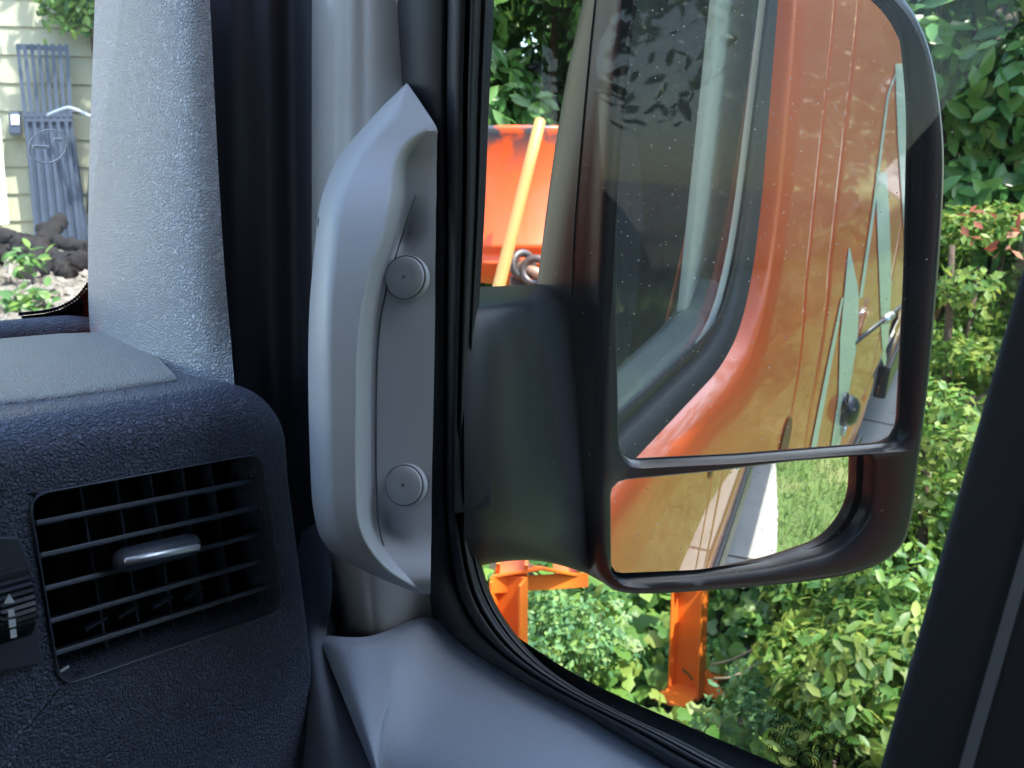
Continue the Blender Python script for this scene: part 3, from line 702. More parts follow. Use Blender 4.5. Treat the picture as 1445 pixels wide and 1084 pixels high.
def offset(pts,d):
    p=np.asarray(pts); n=len(p); out_=[]
    ar=0.5*sum(p[i-1][0]*p[i][1]-p[i][0]*p[i-1][1] for i in range(n)); sg=1 if ar>0 else -1
    for i in range(n):
        t=p[(i+1)%n]-p[i-1]; t/=np.linalg.norm(t); out_.append(p[i]+sg*np.array([t[1],-t[0]])*d)
    return np.array(out_)
O2=lin(m2(spline(outer+[outer[0]],140)[:-1]),160,True)
U2=lin(m2(up_pane),150,True); L2=lin(m2(lo_pane),110,True)
FO=.012
bm=bmesh.new()
def ringv(pts3): return [bm.verts.new(Vector(p)) for p in pts3]
def bridge(a,b):
    n=len(a)
    for i in range(n): bm.faces.new((a[i],a[(i+1)%n],b[(i+1)%n],b[i]))
rO=ringv(m3(offset(O2,-.010),FO)); rU=ringv(m3(offset(U2,.0045),FO-.002)); rL=ringv(m3(offset(L2,.0045),FO-.002))
ed=[]
for r_ in (rO,rU,rL):
    for i in range(len(r_)): ed.append(bm.edges.new((r_[i],r_[(i+1)%len(r_)])))
bmesh.ops.triangle_fill(bm,use_beauty=True,use_dissolve=False,edges=ed)
for off,h in ((-.0075,FO-.0005),(-.004,FO-.003),(-.001,FO-.008),(0,FO-.016)):
    nr=ringv(m3(offset(O2,off),h)); bridge(rO,nr); rO=nr
for S2,r0 in ((U2,rU),(L2,rL)):
    r_=r0
    for off,h in ((.003,FO-.0035),(.0015,FO-.008),(.0008,-.004)):
        nr=ringv(m3(offset(S2,off),h)); bridge(r_,nr); r_=nr
# shell behind: bulges forward, flares toward the van on the left
def shell(pts,h,grow,left):
    p=np.asarray(pts).copy(); cx=p[:,0].mean(); mn=p[:,0].min(); mx_=p[:,0].max()
    q=offset(p,grow); 
    for i in range(len(q)):
        k=max(0,(cx-p[i][0])/(cx-mn)); q[i][0]-=left*k**.6*min(1.15,max(.25,.45+2.2*(.19-p[i][1]))) if k>0 else 0
    return m3(q,h)
for grow,left,h in ((-.001,.006,-.012),(-.003,.018,-.030),(-.008,.034,-.055),(-.016,.042,-.074),(-.035,.025,-.092),(-.07,-.01,-.100)):
    nr=ringv(shell(O2,h,grow,left)); bridge(rO,nr); rO=nr
bm.faces.new(rO)
bmesh.ops.recalc_face_normals(bm,faces=bm.faces[:])
me=bpy.data.meshes.new('side_mirror'); 
for v_ in bm.verts: v_.co-=wloc(van)
bm.to_mesh(me); bm.free(); me.materials.append(M['blackpl'])
me.polygons.foreach_set('use_smooth',[True]*len(me.polygons))
sm=bpy.data.objects.new('side_mirror',me); COL.objects.link(sm); sm.parent=van
es=sm.modifiers.new('e','EDGE_SPLIT'); es.split_angle=R(42)
upm=mirmat('mirror_silver',230,(.90,.94,.93))
mp=m3(offset(U2,.0006),0); o=mesh('mirror_glass',mp,[tuple(range(len(mp)))],upm,sm,smooth=False); fix_normals(o,CAM)
# convex wide-angle pane
_c=P(1040,735,.757); a_,b_=R(34.6),R(4.8); SN=np.array([-math.sin(a_)*math.cos(b_),-math.cos(a_)*math.cos(b_),-math.sin(b_)]); SR=6.0; SC=_c-SN*SR
def sphit(u,v):
    d=ray(u,v); d/=np.linalg.norm(d); oc=CAM-SC; B=d@oc; t=-B-math.sqrt(B*B-(oc@oc-SR*SR)); return CAM+d*t
lp_=lin(lo_pane,90,True); lc=lp_.mean(0); V=[];NRg=16
for k in range(NRg+1):
    for p in lp_: q=lc+(p-lc)*(max(k,.02)/NRg)*1.004; V.append(sphit(*q))
o=mesh('wide_angle_glass',V,gridf(NRg+1,90,True),mirmat('mirror_silver_wide',200,(.90,.93,.92)),sm); fix_normals(o,CAM)
# seam along the flank
seam=spline([(846,-40,.735),(838,20,.735),(828,120,.732),(819,220,.728),(811,320,.724),(806,424,.72)],30)
# (placed on the shell by ray later)
import mathutils
from mathutils.bvhtree import BVHTree
def on_mesh(o,pts,lift):
    me_=o.data; off=wloc(o); bv=BVHTree.FromPolygons([v_.co+off for v_ in me_.vertices],[tuple(p.vertices) for p in me_.polygons]); r_=[]
    for u,v in pts:
        d=Vector(ray(u,v)).normalized(); h=bv.ray_cast(Vector(CAM),d)
        if h[0] is not None: r_.append(np.array(h[0]-d*lift))
    return r_
q=on_mesh(sm,[(p[0],p[1]) for p in seam],.0003)
if len(q)>3: tube('housing_seam',q,.0008,M['rubber2'],sm,seg=6)
# arm
rows=[]
for k,(vs,dd) in enumerate((((404,405,402,399,424,430),.075),((424,424,420,424,443,452),.012),((436,434,431,436,458,466),0),((470,468,466,470,490,500),-.006),((560,)*6,-.008),((660,)*6,-.008),((740,740,744,750,760,766),-.004),((790,786,782,792,808,814),.012),((806,798,790,798,815,822),.04),((800,793,786,792,812,820),.08))):
    rows.append([P(u,v,d+dd*(1 if u<800 else .5)) for u,v,d in zip((655,690,740,790,838,872),vs,(.606,.613,.640,.690,.748,.790))])
arm=grid('mirror_arm',rows,M['arm'],sm,sub=3)
pp=roundpoly([(640,550),(696,549),(694,716),(672,722),(640,724)],[0,7,7,7,0],4)
V,f=loft([[P(u,v,.614+(u-655)*.0002) for u,v in pp],[P(u,v,.6025+(u-655)*.0002) for u,v in pp],[P(u,v,.6018+(u-655)*.0002) for u,v in (pp-pp.mean(0))*.96+pp.mean(0)]],False,True)
o=mesh('arm_cover_plate',V,f,M['arm'],sm,bevel=0); fix_normals(o,CAM); o.modifiers.new('e','EDGE_SPLIT').split_angle=R(30)
# etched marking in the door glass (mirror-written as seen from the seat)
mk=mat('etched_ink',(.004,.006,.006),.8,spec=.1)
def glasstext(body,u0,v0,u1,v1,h):
    """baseline: first letter at (u0,v0), last at (u1,v1) on the glass; reads right-to-left"""
    A=onp(u0,v0,0,GX-.0012);B=onp(u1,v1,0,GX-.0012)
    cu=bpy.data.curves.new('t','FONT'); cu.body=body; cu.size=1; ob=bpy.data.objects.new('t',cu); COL.objects.link(ob)
    dg=bpy.context.evaluated_depsgraph_get(); me=bpy.data.meshes.new_from_object(ob.evaluated_get(dg))
    co=[v_.co.copy() for v_ in me.vertices]; fs=[tuple(p.vertices) for p in me.polygons]; bpy.data.objects.remove(ob)
    x0=min(c.x for c in co);x1=max(c.x for c in co); ex=(B-A); L=np.linalg.norm(ex); ey=np.cross(ex/L,(1.,0,0)); ey=ey if ey[2]>0 else -ey
    return [A+ex*((c.x-x0)/(x1-x0))+ey*c.y*h for c in co],fs
def ringmark(u,v,r_,w_):
    c=onp(u,v,0,GX-.0012); n=40; V=[]
    for rr2 in (r_,r_-w_):
        for j in range(n): a=2*math.pi*j/n; V.append(c+np.array([0,rr2*math.cos(a),rr2*math.sin(a)]))
    return V,gridf(2,n,True)
def arcmark(u,v,r_,w_,dy):
    c=onp(u,v,0,GX-.0012)+np.array([0,dy,0]); n=14; V=[]
    for rr2 in (r_,r_-w_):
        for a in np.linspace(R(100),R(260),n): V.append(c+np.array([0,-rr2*math.cos(a)*-1,rr2*math.sin(a)]))
    return V,gridf(2,n)
V,f=merge([glasstext('SAINT-GOBAIN SEKURIT',1201,1058,1087,991,.0056),glasstext('AS2 M250 AS100',1172,1052,1085,1007,.0044),
 glasstext('43R - 001025',1160,1068,1085,1022,.0068),glasstext('E000184',1126,1063,1083,1039,.0056),glasstext('MD  G 40',1126,1081,1081,1058,.0056),
 ringmark(1175,1076,.0069,.0007),glasstext('E1',1184,1081,1166,1073,.0075),ringmark(1143,1076,.0065,.0006),arcmark(1143,1076,.0038,.0008,-.0012),arcmark(1143,1076,.0038,.0008,.0006),arcmark(1143,1076,.0038,.0008,.0024)])
mesh('etched_marking',V,f,mk,pane,smooth=False)
#==OUTSIDE==

# ============================================================ OUTSIDE
van_children_done=True
# ---- terrain
def bank(x,y):
    a=max(0,min(3.2,(x-3.15)*.9))*ss((y+1.2)/.8)
    b=ss((y-2.55)/.75)*1.36+max(0,y-3.3)*.075; b*=1-ss((x-2.3-.15*(y-3))/.6) if x>2.3 else 1
    return max(a,b)
xs=np.r_[np.linspace(-60,-4,8),np.linspace(-3.6,6.5,80),np.linspace(7.5,60,9)]; ys=np.r_[np.linspace(-80,-2,14),np.linspace(-1.8,8,80),np.linspace(9,60,8)]
V=[(x,y,bank(x,y)+.02*math.sin(x*7+y*3)*math.sin(y*5)*(1 if bank(x,y)>.02 else 0)) for x in xs for y in ys]; nx,ny=len(xs),len(ys)
gf=gridf(nx,ny); midx=[]
for q in gf:
    c=np.mean([V[i] for i in q],axis=0)
    midx.append(1 if (c[1]>2.6 and c[0]<2.9) else (0 if c[1]>-.9 and c[0]>1.2 else 2))
gr=mesh('ground',V,gf,None,base=(0,0,0),mats=[M['soil'],M['gravel'],M['drive']],midx=midx); fix_normals(gr,(0,0,50)); gr['kind']='structure'
def sheet(name,pts,z,m):
    o=mesh(name,[(x,y,z) for x,y in pts],[tuple(range(len(pts)))],m,base=(pts[0][0],pts[0][1],0),smooth=False); fix_normals(o,(0,0,50)); o['kind']='structure'; return o
edge=[(.70,-1.2),(.72,-2.0),(.68,-2.8),(.60,-3.6),(.58,-5),(.72,-7),(1.1,-10),(2.0,-14)]
E_=spline(edge,40)
sheet('lawn',[tuple(p) for p in E_]+[(2,-40),(40,-40),(40,-1.2)],.006,M['lawn'])
V,f=loft([[(p[0],p[1],z) for p in E_] for z in (.0,.022)]); 
V=[];
for p in E_: V+=[(p[0],p[1],.0),(p[0],p[1],.030),(p[0]-1.9,p[1],.030),(p[0]-1.9,p[1],.0)]
o=mesh('path',V,gridf(len(E_),4),M['concrete'],base=(0,-5,0),smooth=False); fix_normals(o,(0,-5,40)); o['kind']='structure'
V=[]
jv=[bx(-.9,1.0,y,y+.018,.0295,.0312) for y in (-2.35,-3.85,-5.4)]
V,f=merge([ (v_,f_) for v_,f_ in jv]); V=[(min(p[0],float(np.interp(-p[1],-E_[:,1],E_[:,0]))),p[1],p[2]) for p in V]
o=mesh('path_joint',V,f,M['soil'],base=(0,-3,0),smooth=False); o['kind']='structure'
# ---- leaves
def leafshape(k):
    if k=='laurel':
        v=[(0,0,0),(.3,.2,.05),(.3,-.2,.05),(.3,0,0),(.7,.17,.03),(.7,-.17,.03),(.7,0,-.02),(1,0,-.09)]
        f=[(0,3,1),(0,2,3),(3,6,4,1),(3,2,5,6),(6,7,4),(6,5,7)]
    elif k=='ivy':
        o_=[(0,0,0),(-.10,.26,-.02),(.16,.46,-.06),(.36,.30,0),(.62,.36,-.04),(1,0,-.12),(.62,-.36,-.04),(.36,-.30,0),(.16,-.46,-.06),(-.10,-.26,-.02)]
        v=[(.32,0,.05)]+o_; f=[(0,i+1,(i+1)%10+1) for i in range(10)]
    elif k=='blade':
        v=[(0,.5,0),(0,-.5,0),(.6,.35,.02),(.6,-.35,.02),(1,0,.12)]; f=[(0,1,3,2),(2,3,4)]
    else:
        v=[(0,0,0),(.5,.24,.05),(.5,-.24,.05),(1,0,-.03)]; f=[(0,3,1),(0,2,3)]
    return np.array(v,float),f
def leaves(name,pos,nrm,size,shape,mat_,parent=None,base=None,droop=.3,spread=.55,up_=.3,dirv=None):
    lv,lf=leafshape(shape); n=len(pos)
    N=nrm+np.array([0,0,up_])+rng.normal(size=(n,3))*spread; N/=np.linalg.norm(N,axis=1)[:,None]
    D=rng.normal(size=(n,3))+np.array([0,0,-droop]) if dirv is None else dirv
    D-=N*np.sum(D*N,1)[:,None]; D/=np.linalg.norm(D,axis=1)[:,None]; B=np.cross(N,D)
    S=(np.asarray(size)*rng.uniform(.6,1.25,n))[:,None,None] if not shape=='blade' else np.ones((n,1,1))
    if shape=='blade':
        L=rng.uniform(.04,.09,n)[:,None,None]; W=.006
        co=pos[:,None,:]+D[:,None,:]*(lv[None,:,0:1]*L)+B[:,None,:]*(lv[None,:,1:2]*W)+N[:,None,:]*(lv[None,:,2:3]*L)
    else: co=pos[:,None,:]+S*(lv[None,:,0:1]*D[:,None,:]+lv[None,:,1:2]*B[:,None,:]+lv[None,:,2:3]*N[:,None,:])
    V=co.reshape(-1,3); k=len(lv)
    org=np.array(wloc(parent)) if parent is not None else np.array(base if base is not None else (0,0,0)); V=V-org
    fl=[];st=[];tot=[];c=0
    for q in lf: st.append(c); tot.append(len(q)); fl+=list(q); c+=len(q)
    fl=np.array(fl); LI=(np.arange(n)[:,None]*k+fl[None,:]).ravel(); ST=(np.arange(n)[:,None]*c+np.array(st)[None,:]).ravel(); 
    me=bpy.data.meshes.new(name); me.vertices.add(len(V)); me.vertices.foreach_set('co',V.ravel())
    me.loops.add(len(LI)); me.loops.foreach_set('vertex_index',LI.astype(np.int32))
    me.polygons.add(len(ST)); me.polygons.foreach_set('loop_start',ST.astype(np.int32)); me.update(calc_edges=True); me.validate()
    me.materials.append(mat_); o=bpy.data.objects.new(name,me); COL.objects.link(o)
    if parent is not None: o.parent=parent
    elif base is not None: o.location=base
    return o
def lumps(n,c,rad,inner=.55,nl=26,ls=.33):
    """points on lumpy ellipsoid: clusters near the surface"""
    L=rng.normal(size=(nl,3)); L/=np.linalg.norm(L,axis=1)[:,None]; L*=rng.uniform(inner,.95,nl)[:,None]
    i=rng.integers(0,nl,n); q=rng.normal(size=(n,3)); q/=np.linalg.norm(q,axis=1)[:,None]
    r_=ls*rng.uniform(.55,1.05,n)**.5*rng.uniform(.7,1.2,nl)[i]
    p=L[i]+q*r_[:,None]; nn=q*.7+p*.6
    return np.array(c)+p*np.array(rad),nn
def shrub(name,label,cat,c,rad,n,size,shape,mk,base=None,group=None,extra=None,nl=26,ls=.33,droop=.3,trunk=.03,stems=5):
    c=np.array(c,float); bz=base if base is not None else bank(c[0],c[1])
    root=empty(name,(c[0],c[1],bz),label=label,cat=cat,group=group)
    p,q=lumps(n,c,rad,nl=nl,ls=ls); leaves('crown',p,q,size,shape,G[mk],root,droop=droop)
    if extra:
        m_,k_,s_=extra; p,q=lumps(k_,c,np.array(rad)*1.03,nl=5,ls=.2); leaves('dead_leaves',p,q,s_,shape,G[m_],root)['kind']='stuff'
    parts=[]
    for i in range(stems):
        a=2*math.pi*i/stems+.4; e=c+np.array([math.cos(a)*rad[0]*.5,math.sin(a)*rad[1]*.5,rad[2]*rng.uniform(.1,.6)])
        b0=np.array([c[0]+.06*math.cos(a),c[1]+.06*math.sin(a),bz-.05]); m_=(b0+e)/2+rng.normal(size=3)*.05*rad[0]
        parts.append(tube(None,spline([b0,m_,e],8),np.linspace(trunk,trunk*.3,8),None,seg=6))
    V,f=merge(parts); mesh('trunk',V,f,M['bark'],root); return root
gp_='shrubs growing on the bank beyond the van'
shrub('laurel_shrub','tall mid green laurel behind the orange tub, left of the door mirror','shrub',P(740,40,5.0),(1.6,1.2,1.35),40000,.10,'laurel','laurel',group=gp_,nl=60,ls=.24)
shrub('laurel_shrub','upper part of the tall laurel standing behind the orange tub','shrub',P(760,-90,6.6),(1.7,1.6,1.7),22000,.12,'laurel','laurel',group=gp_,nl=70,ls=.26)
shrub('laurel_shrub','dark glossy laurel with brown dead leaves beside the top of the door mirror','shrub',P(1400,60,4.0),(1.0,1.1,1.0),14000,.11,'laurel','laurel',group=gp_,extra=('red',60,.10),nl=50,ls=.25)
shrub('laurel_shrub','laurel mostly hidden behind the door mirror, only a sliver showing','shrub',P(1080,60,5.2),(1.4,1.3,1.2),6000,.11,'laurel','laurel',group=gp_,nl=50,ls=.25)
shrub('laurel_shrub','laurel far back at the top right corner behind the dark glossy one','shrub',P(1440,-40,6.0),(1.8,1.8,1.7),16000,.13,'laurel','laurel',group=gp_,nl=60,ls=.26)
shrub('azalea_shrub','yellow green small-leaved azalea with rusty leaves right of the mirror middle','shrub',P(1400,420,3.3),(.55,.60,.36),8000,.042,'small','bright',group=gp_,extra=('red',160,.045),nl=50,ls=.2)
shrub('azalea_shrub','bright small-leaved azalea right of the lower half of the door mirror','shrub',P(1370,610,3.0),(.50,.55,.34),8000,.038,'small','bright',group=gp_,nl=50,ls=.2)
shrub('broadleaf_shrub','mid green broadleaf shrub just below the right corner of the mirror','shrub',P(1310,800,2.9),(.48,.5,.34),8000,.045,'laurel','ivy',group=gp_,nl=30,ls=.25,trunk=.015)
shrub('broadleaf_shrub','long-leaved pale green shrub behind the etched marking and seat belt','shrub',P(1250,960,2.5),(.36,.38,.26),4200,.048,'laurel','bright',group=gp_,nl=26,ls=.25,trunk=.012)
shrub('broadleaf_shrub','yellow tipped shrub at the foot of the window beside the seat belt','shrub',P(1230,1075,2.35),(.30,.34,.2),2000,.05,'laurel','bright',group=gp_,nl=20,ls=.28,trunk=.012)
shrub('herb_clump','blue green feathery herb clump left of the etched marking','plant',P(1110,1010,2.75),(.18,.20,.15),1800,.028,'small','teal',trunk=.006,group='herb clumps in the ivy')
shrub('herb_clump','feathery herb clump beside the near orange post','plant',P(800,900,3.3),(.22,.24,.18),1800,.030,'small','teal',trunk=.006,group='herb clumps in the ivy')
# ivy ground cover
n=17000
xx=rng.uniform(1.7,4.6,n); yy=rng.uniform(-.6,3.4,n)
den=np.array([math.sin(x*5.1+y*2.3)+math.sin(y*6.3-x*1.7)+.6*math.sin(x*11+y*9) for x,y in zip(xx,yy)])
keep=(den>-.75+rng.uniform(-.5,.5,n))&~((np.abs(xx-2.35)<.35)&(np.abs(yy-2.2)<.5)&(rng.uniform(size=n)<.6)); xx=xx[keep];yy=yy[keep];den=den[keep]
zz=np.array([bank(x,y) for x,y in zip(xx,yy)])+rng.uniform(.02,.16,len(xx))+.10*np.maximum(0,den)
iv=leaves('ivy',np.stack([xx,yy,zz],1),np.tile([-.35,-.35,.5],(len(xx),1)),.078,'ivy',G['ivy'],base=(3,1,0),spread=.5)
tag(iv,kind='stuff',label='glossy lobed ivy covering the ground under the mirror',cat='ivy')
n=620; c_=rng.integers(0,9,n); cc=np.stack([rng.uniform(2.1,3.1,9),rng.uniform(.6,2.2,9)],1)
pp2=cc[c_]+rng.normal(size=(n,2))*.10; zz=np.array([bank(x,y) for x,y in pp2])+rng.uniform(.18,.34,n)
iv=leaves('young_ivy',np.column_stack([pp2,zz]),np.tile([-.35,-.35,.5],(n,1)),.065,'ivy',G['bright'],base=(2.6,1.4,0),spread=.4)
tag(iv,kind='stuff',label='bright young ivy leaves standing over the dark ones',cat='ivy')
# bare ivy runners
for pts,lb in (([(1004,938,3.1),(1030,932,3.05),(1060,918,3.0),(1100,893,3.0)],'pale bare ivy runner arching right of the far orange post'),([(1006,958,3.0),(1030,956,2.95),(1055,945,2.95),(1085,925,2.95)],'thin ivy runner just under the thicker one by the far post'),([(1090,985,2.9),(1115,955,2.85),(1135,930,2.85)],'short upright twig left of the etched marking')):
    q=spline([P(*p) for p in pts],16); o=tube('ivy_runner',q,.004,mat('runner_bark',(.24,.20,.13),.8),base=tuple(q[0])); tag(o,lb,'twig',group='bare runners in the ivy')
# grass blades
n=42000
xx=rng.uniform(.6,4.2,n)**1; yy=-1.3-rng.uniform(0,1,n)**1.5*8.5
ex=np.interp(-yy,-E_[:,1],E_[:,0]); keep=xx>ex+rng.normal(size=n)*.012; xx=xx[keep];yy=yy[keep]; n=len(xx)
d_=rng.normal(size=(n,3))*.45+np.array([0,0,1]); nn=rng.normal(size=(n,3)); 
gb=leaves('grass',np.stack([xx,yy,np.full(n,.005)],1),nn,1,'blade',G['grass'],base=(2,-3,0),dirv=d_); tag(gb,kind='stuff',label='short grass with straw patches beside the concrete path',cat='grass')
# ---- trees behind and to the far side
def tree(label,x,y,h,r_,n,size=.19,mk='tree'):
    root=empty('broadleaf_tree',(x,y,bank(x,y)),label=label,cat='tree',group='trees round the garden')
    c=np.array([x,y,bank(x,y)+h-r_*.9]); p,q=lumps(n,c,(r_,r_,r_*.95),nl=40,ls=.3); leaves('crown',p,q,size,'small' if size<.15 else 'laurel',G[mk],root)
    parts=[tube(None,spline([(x,y,bank(x,y)-.1),(x+.1,y,h*.4),(x,y+.1,h*.8)],10),np.linspace(.22,.08,10),None,seg=9)]
    for i in range(6):
        a=i*1.05; b0=np.array([x,y,h*.4+.1*i]); parts.append(tube(None,spline([b0,b0+np.array([math.cos(a)*r_*.4,math.sin(a)*r_*.4,r_*.5]),b0+np.array([math.cos(a)*r_*.75,math.sin(a)*r_*.75,r_*.9])],7),np.linspace(.08,.02,7),None,seg=6))
    V,f=merge(parts); mesh('trunk',V,f,M['bark'],root)
tree('broad tree far behind the van across the lawn, right of the path',4.5,-21,5,2.6,4500,.26)
tree('tree farthest behind the van beyond the end of the path',-1.5,-24,5,2.8,4500,.28)
tree('tree at the lawn edge well right of the path',10.5,-17,5.5,3.0,4500,.26)
tree('tree on the lawn side nearest the bank',12,-7,7.5,3.4,4500,.26)
tree('tree beyond the driver side window',-6.5,-1,6.5,2.8,4500,.2)
tree('tree ahead of the driver side window',-6,5,7,3.0,4500,.2)
tree('tree behind the laurels on the bank',8,5,9,3.0,6000,.2)
tree('dark tree beside the lawn nearest the van',6.5,-4.5,6,2.2,6000,.2)
tree('dark tree beside the lawn, second from the van',6.2,-9,6.5,2.4,6000,.2)
tree('dense dark tree close behind the laurels',4.6,4.6,5.4,2.0,9000,.16)
for i,(x,y,r_,h) in enumerate(((2.6,-6.2,1.5,3.2),(3.9,-5.6,1.6,3.6),(3.0,-8.6,1.7,3.6),(5.2,-7.4,1.8,4.0),(2.2,-11,1.9,4.2))):  # dark shrubs added so the door window reflects something darker than lawn
    shrub('added_lawn_shrub',('added dense dark shrub nearest the van on the lawn','added dark shrub just right of the nearest lawn shrub','added dark shrub second row on the lawn','added tall dark shrub at the right of the lawn','added farthest dark shrub on the lawn by the path')[i],'shrub',(x,y,h/2),(r_,r_,h/2),9000,.13,'laurel','tree',base=0,group='dark shrubs added on the lawn to darken the window reflection',nl=50,ls=.28)
tree('tall lawn tree added to shade and dapple the grass beside the path',4.6,-8.2,7.2,2.5,4200,.2)  # tree added to shade the lawn and dim its reflection in the paint
# tree added to block the sun, keeping the cab and mirror in shade
root=empty('added_shade_tree',(-3.6,-3.6,0),label='tall tree added on the driver side to shade the cab',cat='tree')
c=np.array([-.7,-3.7,7.2]); p,q=lumps(15000,c,(2.5,2.0,1.1),nl=60,ls=.32,inner=.1); leaves('crown',p,q,.17,'laurel',G['tree'],root)
V,f=merge([tube(None,spline([(-3.6,-3.6,-.1),(-3.5,-3.5,3),(-2.9,-3.6,5.5),(-1.2,-3.7,7)],14),np.linspace(.2,.06,14),None,seg=9),tube(None,spline([(-2.9,-3.6,5.5),(-1.4,-2.8,6.8),(0,-2.6,7.6)],8),np.linspace(.08,.02,8),None,seg=6),tube(None,spline([(-2.4,-3.6,5.9),(-1.,-4.6,7),(.6,-4.6,7.4)],8),np.linspace(.08,.02,8),None,seg=6)])
mesh('trunk',V,f,M['bark'],root)
# ---- house wall seen through the windscreen
HW=P(60,200,6.2); HD=np.array([.767,-.641,0]); HN=np.array([-.641,-.767,0])
def WQ(u,v,off=0): return onpl(u,v,HW+HN*off,HN)
z0=WQ(60,39)[2]; st=z0-WQ(60,79)[2]
house=empty('house',tuple(np.array([HW[0],HW[1],1.5])),label='house wall of greenish beige lap siding seen through the windscreen',cat='house')
parts=[]
for k in range(-14,9):
    zb=z0-k*st; 
    c=HW+HD*(-1.6); prof=[(0,.000),(0,.022),(st,.006),(st,.0)]
    A_=c-HD*3.4; B_=c+HD*3.4; V=[]
    for e_ in (A_,B_):
        for dz,o_ in ((0,-.01),(0,.020),(st+.01,.004),(st+.01,-.01)): V.append(np.array([e_[0],e_[1],zb+dz])+HN*o_)
    parts.append((V,[(0,1,5,4),(1,2,6,5),(2,3,7,6),(0,4,7,3),(0,3,2,1),(4,5,6,7)]))
V,f=merge(parts); w_=mesh('siding_wall',V,f,M['siding'],house,smooth=False); fix_normals(w_)
ctr=HW+HD*(-1.6); zt=z0+14*st
rf=box('roof_eave',np.array([ctr[0],ctr[1],zt+.25])+HN*(-1.2),HD*3.3,HN*1.8,(0,0,.08),M['beige'],house)
# vine over the wall corner
p=np.array([WQ(105+rng.normal()*22,-5+rng.normal()*20,.12+rng.uniform(0,.1)) for _ in range(700)]); 
vr=empty('wall_vine',tuple(WQ(125,300,.1)),label='dark green vine hanging over the top of the siding wall',cat='vine')
leaves('vine_leaves',p,np.tile(HN,(700,1)),.075,'laurel',G['ivy'],vr)
V,f=tube(None,[WQ(125,300,.08),WQ(140,120,.06),WQ(120,0,.08),WQ(90,-30,.08)],.012,None); mesh('vine_stem',V,f,M['bark'],vr)
def strip(pts,off,th):
    return loft([[WQ(u,v,off) for u,v in pts],[WQ(u,v,off+th) for u,v in pts]],True,True)
gpan=empty('plastic_trellis_panel',tuple(WQ(85,345,.2)),label='blue grey slatted plastic panel leaning against the siding wall',cat='panel')
parts=[strip([(22,62),(97,66),(97,73),(23,70)],.16,.03),strip([(32,158),(101,158),(102,172),(34,172)],.16,.03)]
for k in range(8):
    t=k/7; x0=22+69*t; x1=33+64*t; parts.append(strip([(x0,62),(x0+5.5,62),(x1+5.5,165),(x1,165)],.165,.03))
V,f=merge(parts); o=mesh('slat_frame',V,f,M['bluegrey'],gpan,smooth=False); fix_normals(o)
parts=[strip([(33,168),(102,168),(122,350),(50,344)],.15,.02)]
for k in range(6):
    t=k/5.5; x0=34+62*t; x1=50+66*t; parts.append(strip([(x0,168),(x0+5,168),(x1+6,348),(x1,346)],.171,.018))
V,f=merge(parts); o=mesh('ribbed_board',V,f,M['bluegrey'],gpan,smooth=False); fix_normals(o)
V,f=strip([(97,190),(106,194),(128,352),(112,352)],.10,.03); o=mesh('narrow_board',V,f,M['bluegrey'],base=tuple(WQ(120,350,.1)),smooth=False); fix_normals(o); tag(o,'narrow blue grey board standing just behind the slatted panel','board')
lan=empty('wall_lantern',tuple(WQ(21,190,.1)),label='small dark lantern box fixed to the siding left of the slatted panel',cat='lantern')
V,f=strip([(12,158),(30,158),(30,190),(13,190)],.05,.10); o=mesh('lantern_box',V,f,M['bluegrey'],lan,smooth=False,bevel=.01); fix_normals(o)
V,f=strip([(15,162),(27,162),(27,176),(16,176)],.151,.006); o=mesh('lantern_pane',V,f,M['whiteboard'],lan,smooth=False)
V,f=strip([(-30,165),(0,168),(13,316),(-30,320)],.12,.03); o=mesh('white_board',V,f,M['whiteboard'],base=tuple(WQ(0,318,.12)),smooth=False); fix_normals(o); tag(o,'tall white board leaning at the left end of the siding wall','board')
q=spline([WQ(66,163,.25),WQ(80,157,.3),WQ(96,152,.35),WQ(108,155,.4),WQ(128,164,.45)],16); o=tube('bent_pipe',q,.009,mat('pale_pipe',(.45,.55,.68),.3),base=tuple(q[0])); tag(o,'pale bent pipe sticking out across the slatted panel','pipe')
# logs and litter
logs=[([(-30,330,5.2),(20,338,5.0),(70,362,4.8),(125,372,4.7)],.055,'long dark log lying across the gravel'),([(85,312,5.3),(62,340,5.0),(48,375,4.6),(30,398,4.4)],.05,'dark forked log leaning towards the van'),([(55,385,4.5),(75,372,4.6),(100,388,4.5)],.045,'short stubby log piece on the gravel'),([(-30,350,4.9),(10,360,4.8),(40,352,4.8)],.06,'thick dark log at the left end of the pile'),([(60,322,5.2),(90,345,5.0),(130,350,4.9)],.04,'thin dark branch lying at the foot of the slatted panel')]
for pts,r_,lb in logs:
    q=spline([P(*p) for p in pts],18); rr2=r_*(1+.18*np.sin(np.arange(18)*1.7)+rng.normal(size=18)*.06)
    V,f=tube(None,spline(q,44),np.interp(np.linspace(0,17,44),np.arange(18),rr2*.8),None,seg=14); V=[p+rng.normal(size=3)*r_*.13 for p in V]; o=mesh('dark_log',V,f,M['logm'],base=tuple(q[0])); fix_normals(o); tag(o,lb,'log',group='logs piled on the gravel bank')
for c,lb in ((P(32,366,4.2),'small bright weed growing among the logs'),(P(48,424,3.7),'leafy green weed on the gravel near the windscreen edge'),(P(20,432,3.6),'low green weed left of the bigger one on the gravel')):
    n=50; r0=empty('weed',tuple(c),label=lb,cat='weed',group='weeds on the gravel bank'); p=c+rng.normal(size=(n,3))*np.array([.05,.05,.025]); leaves('leaf_tuft',p,np.tile([-.2,-.3,.8],(n,1)),.06,'laurel',G['ivy'],r0)['kind']='stuff'
n=500; p=[]
parts=[]
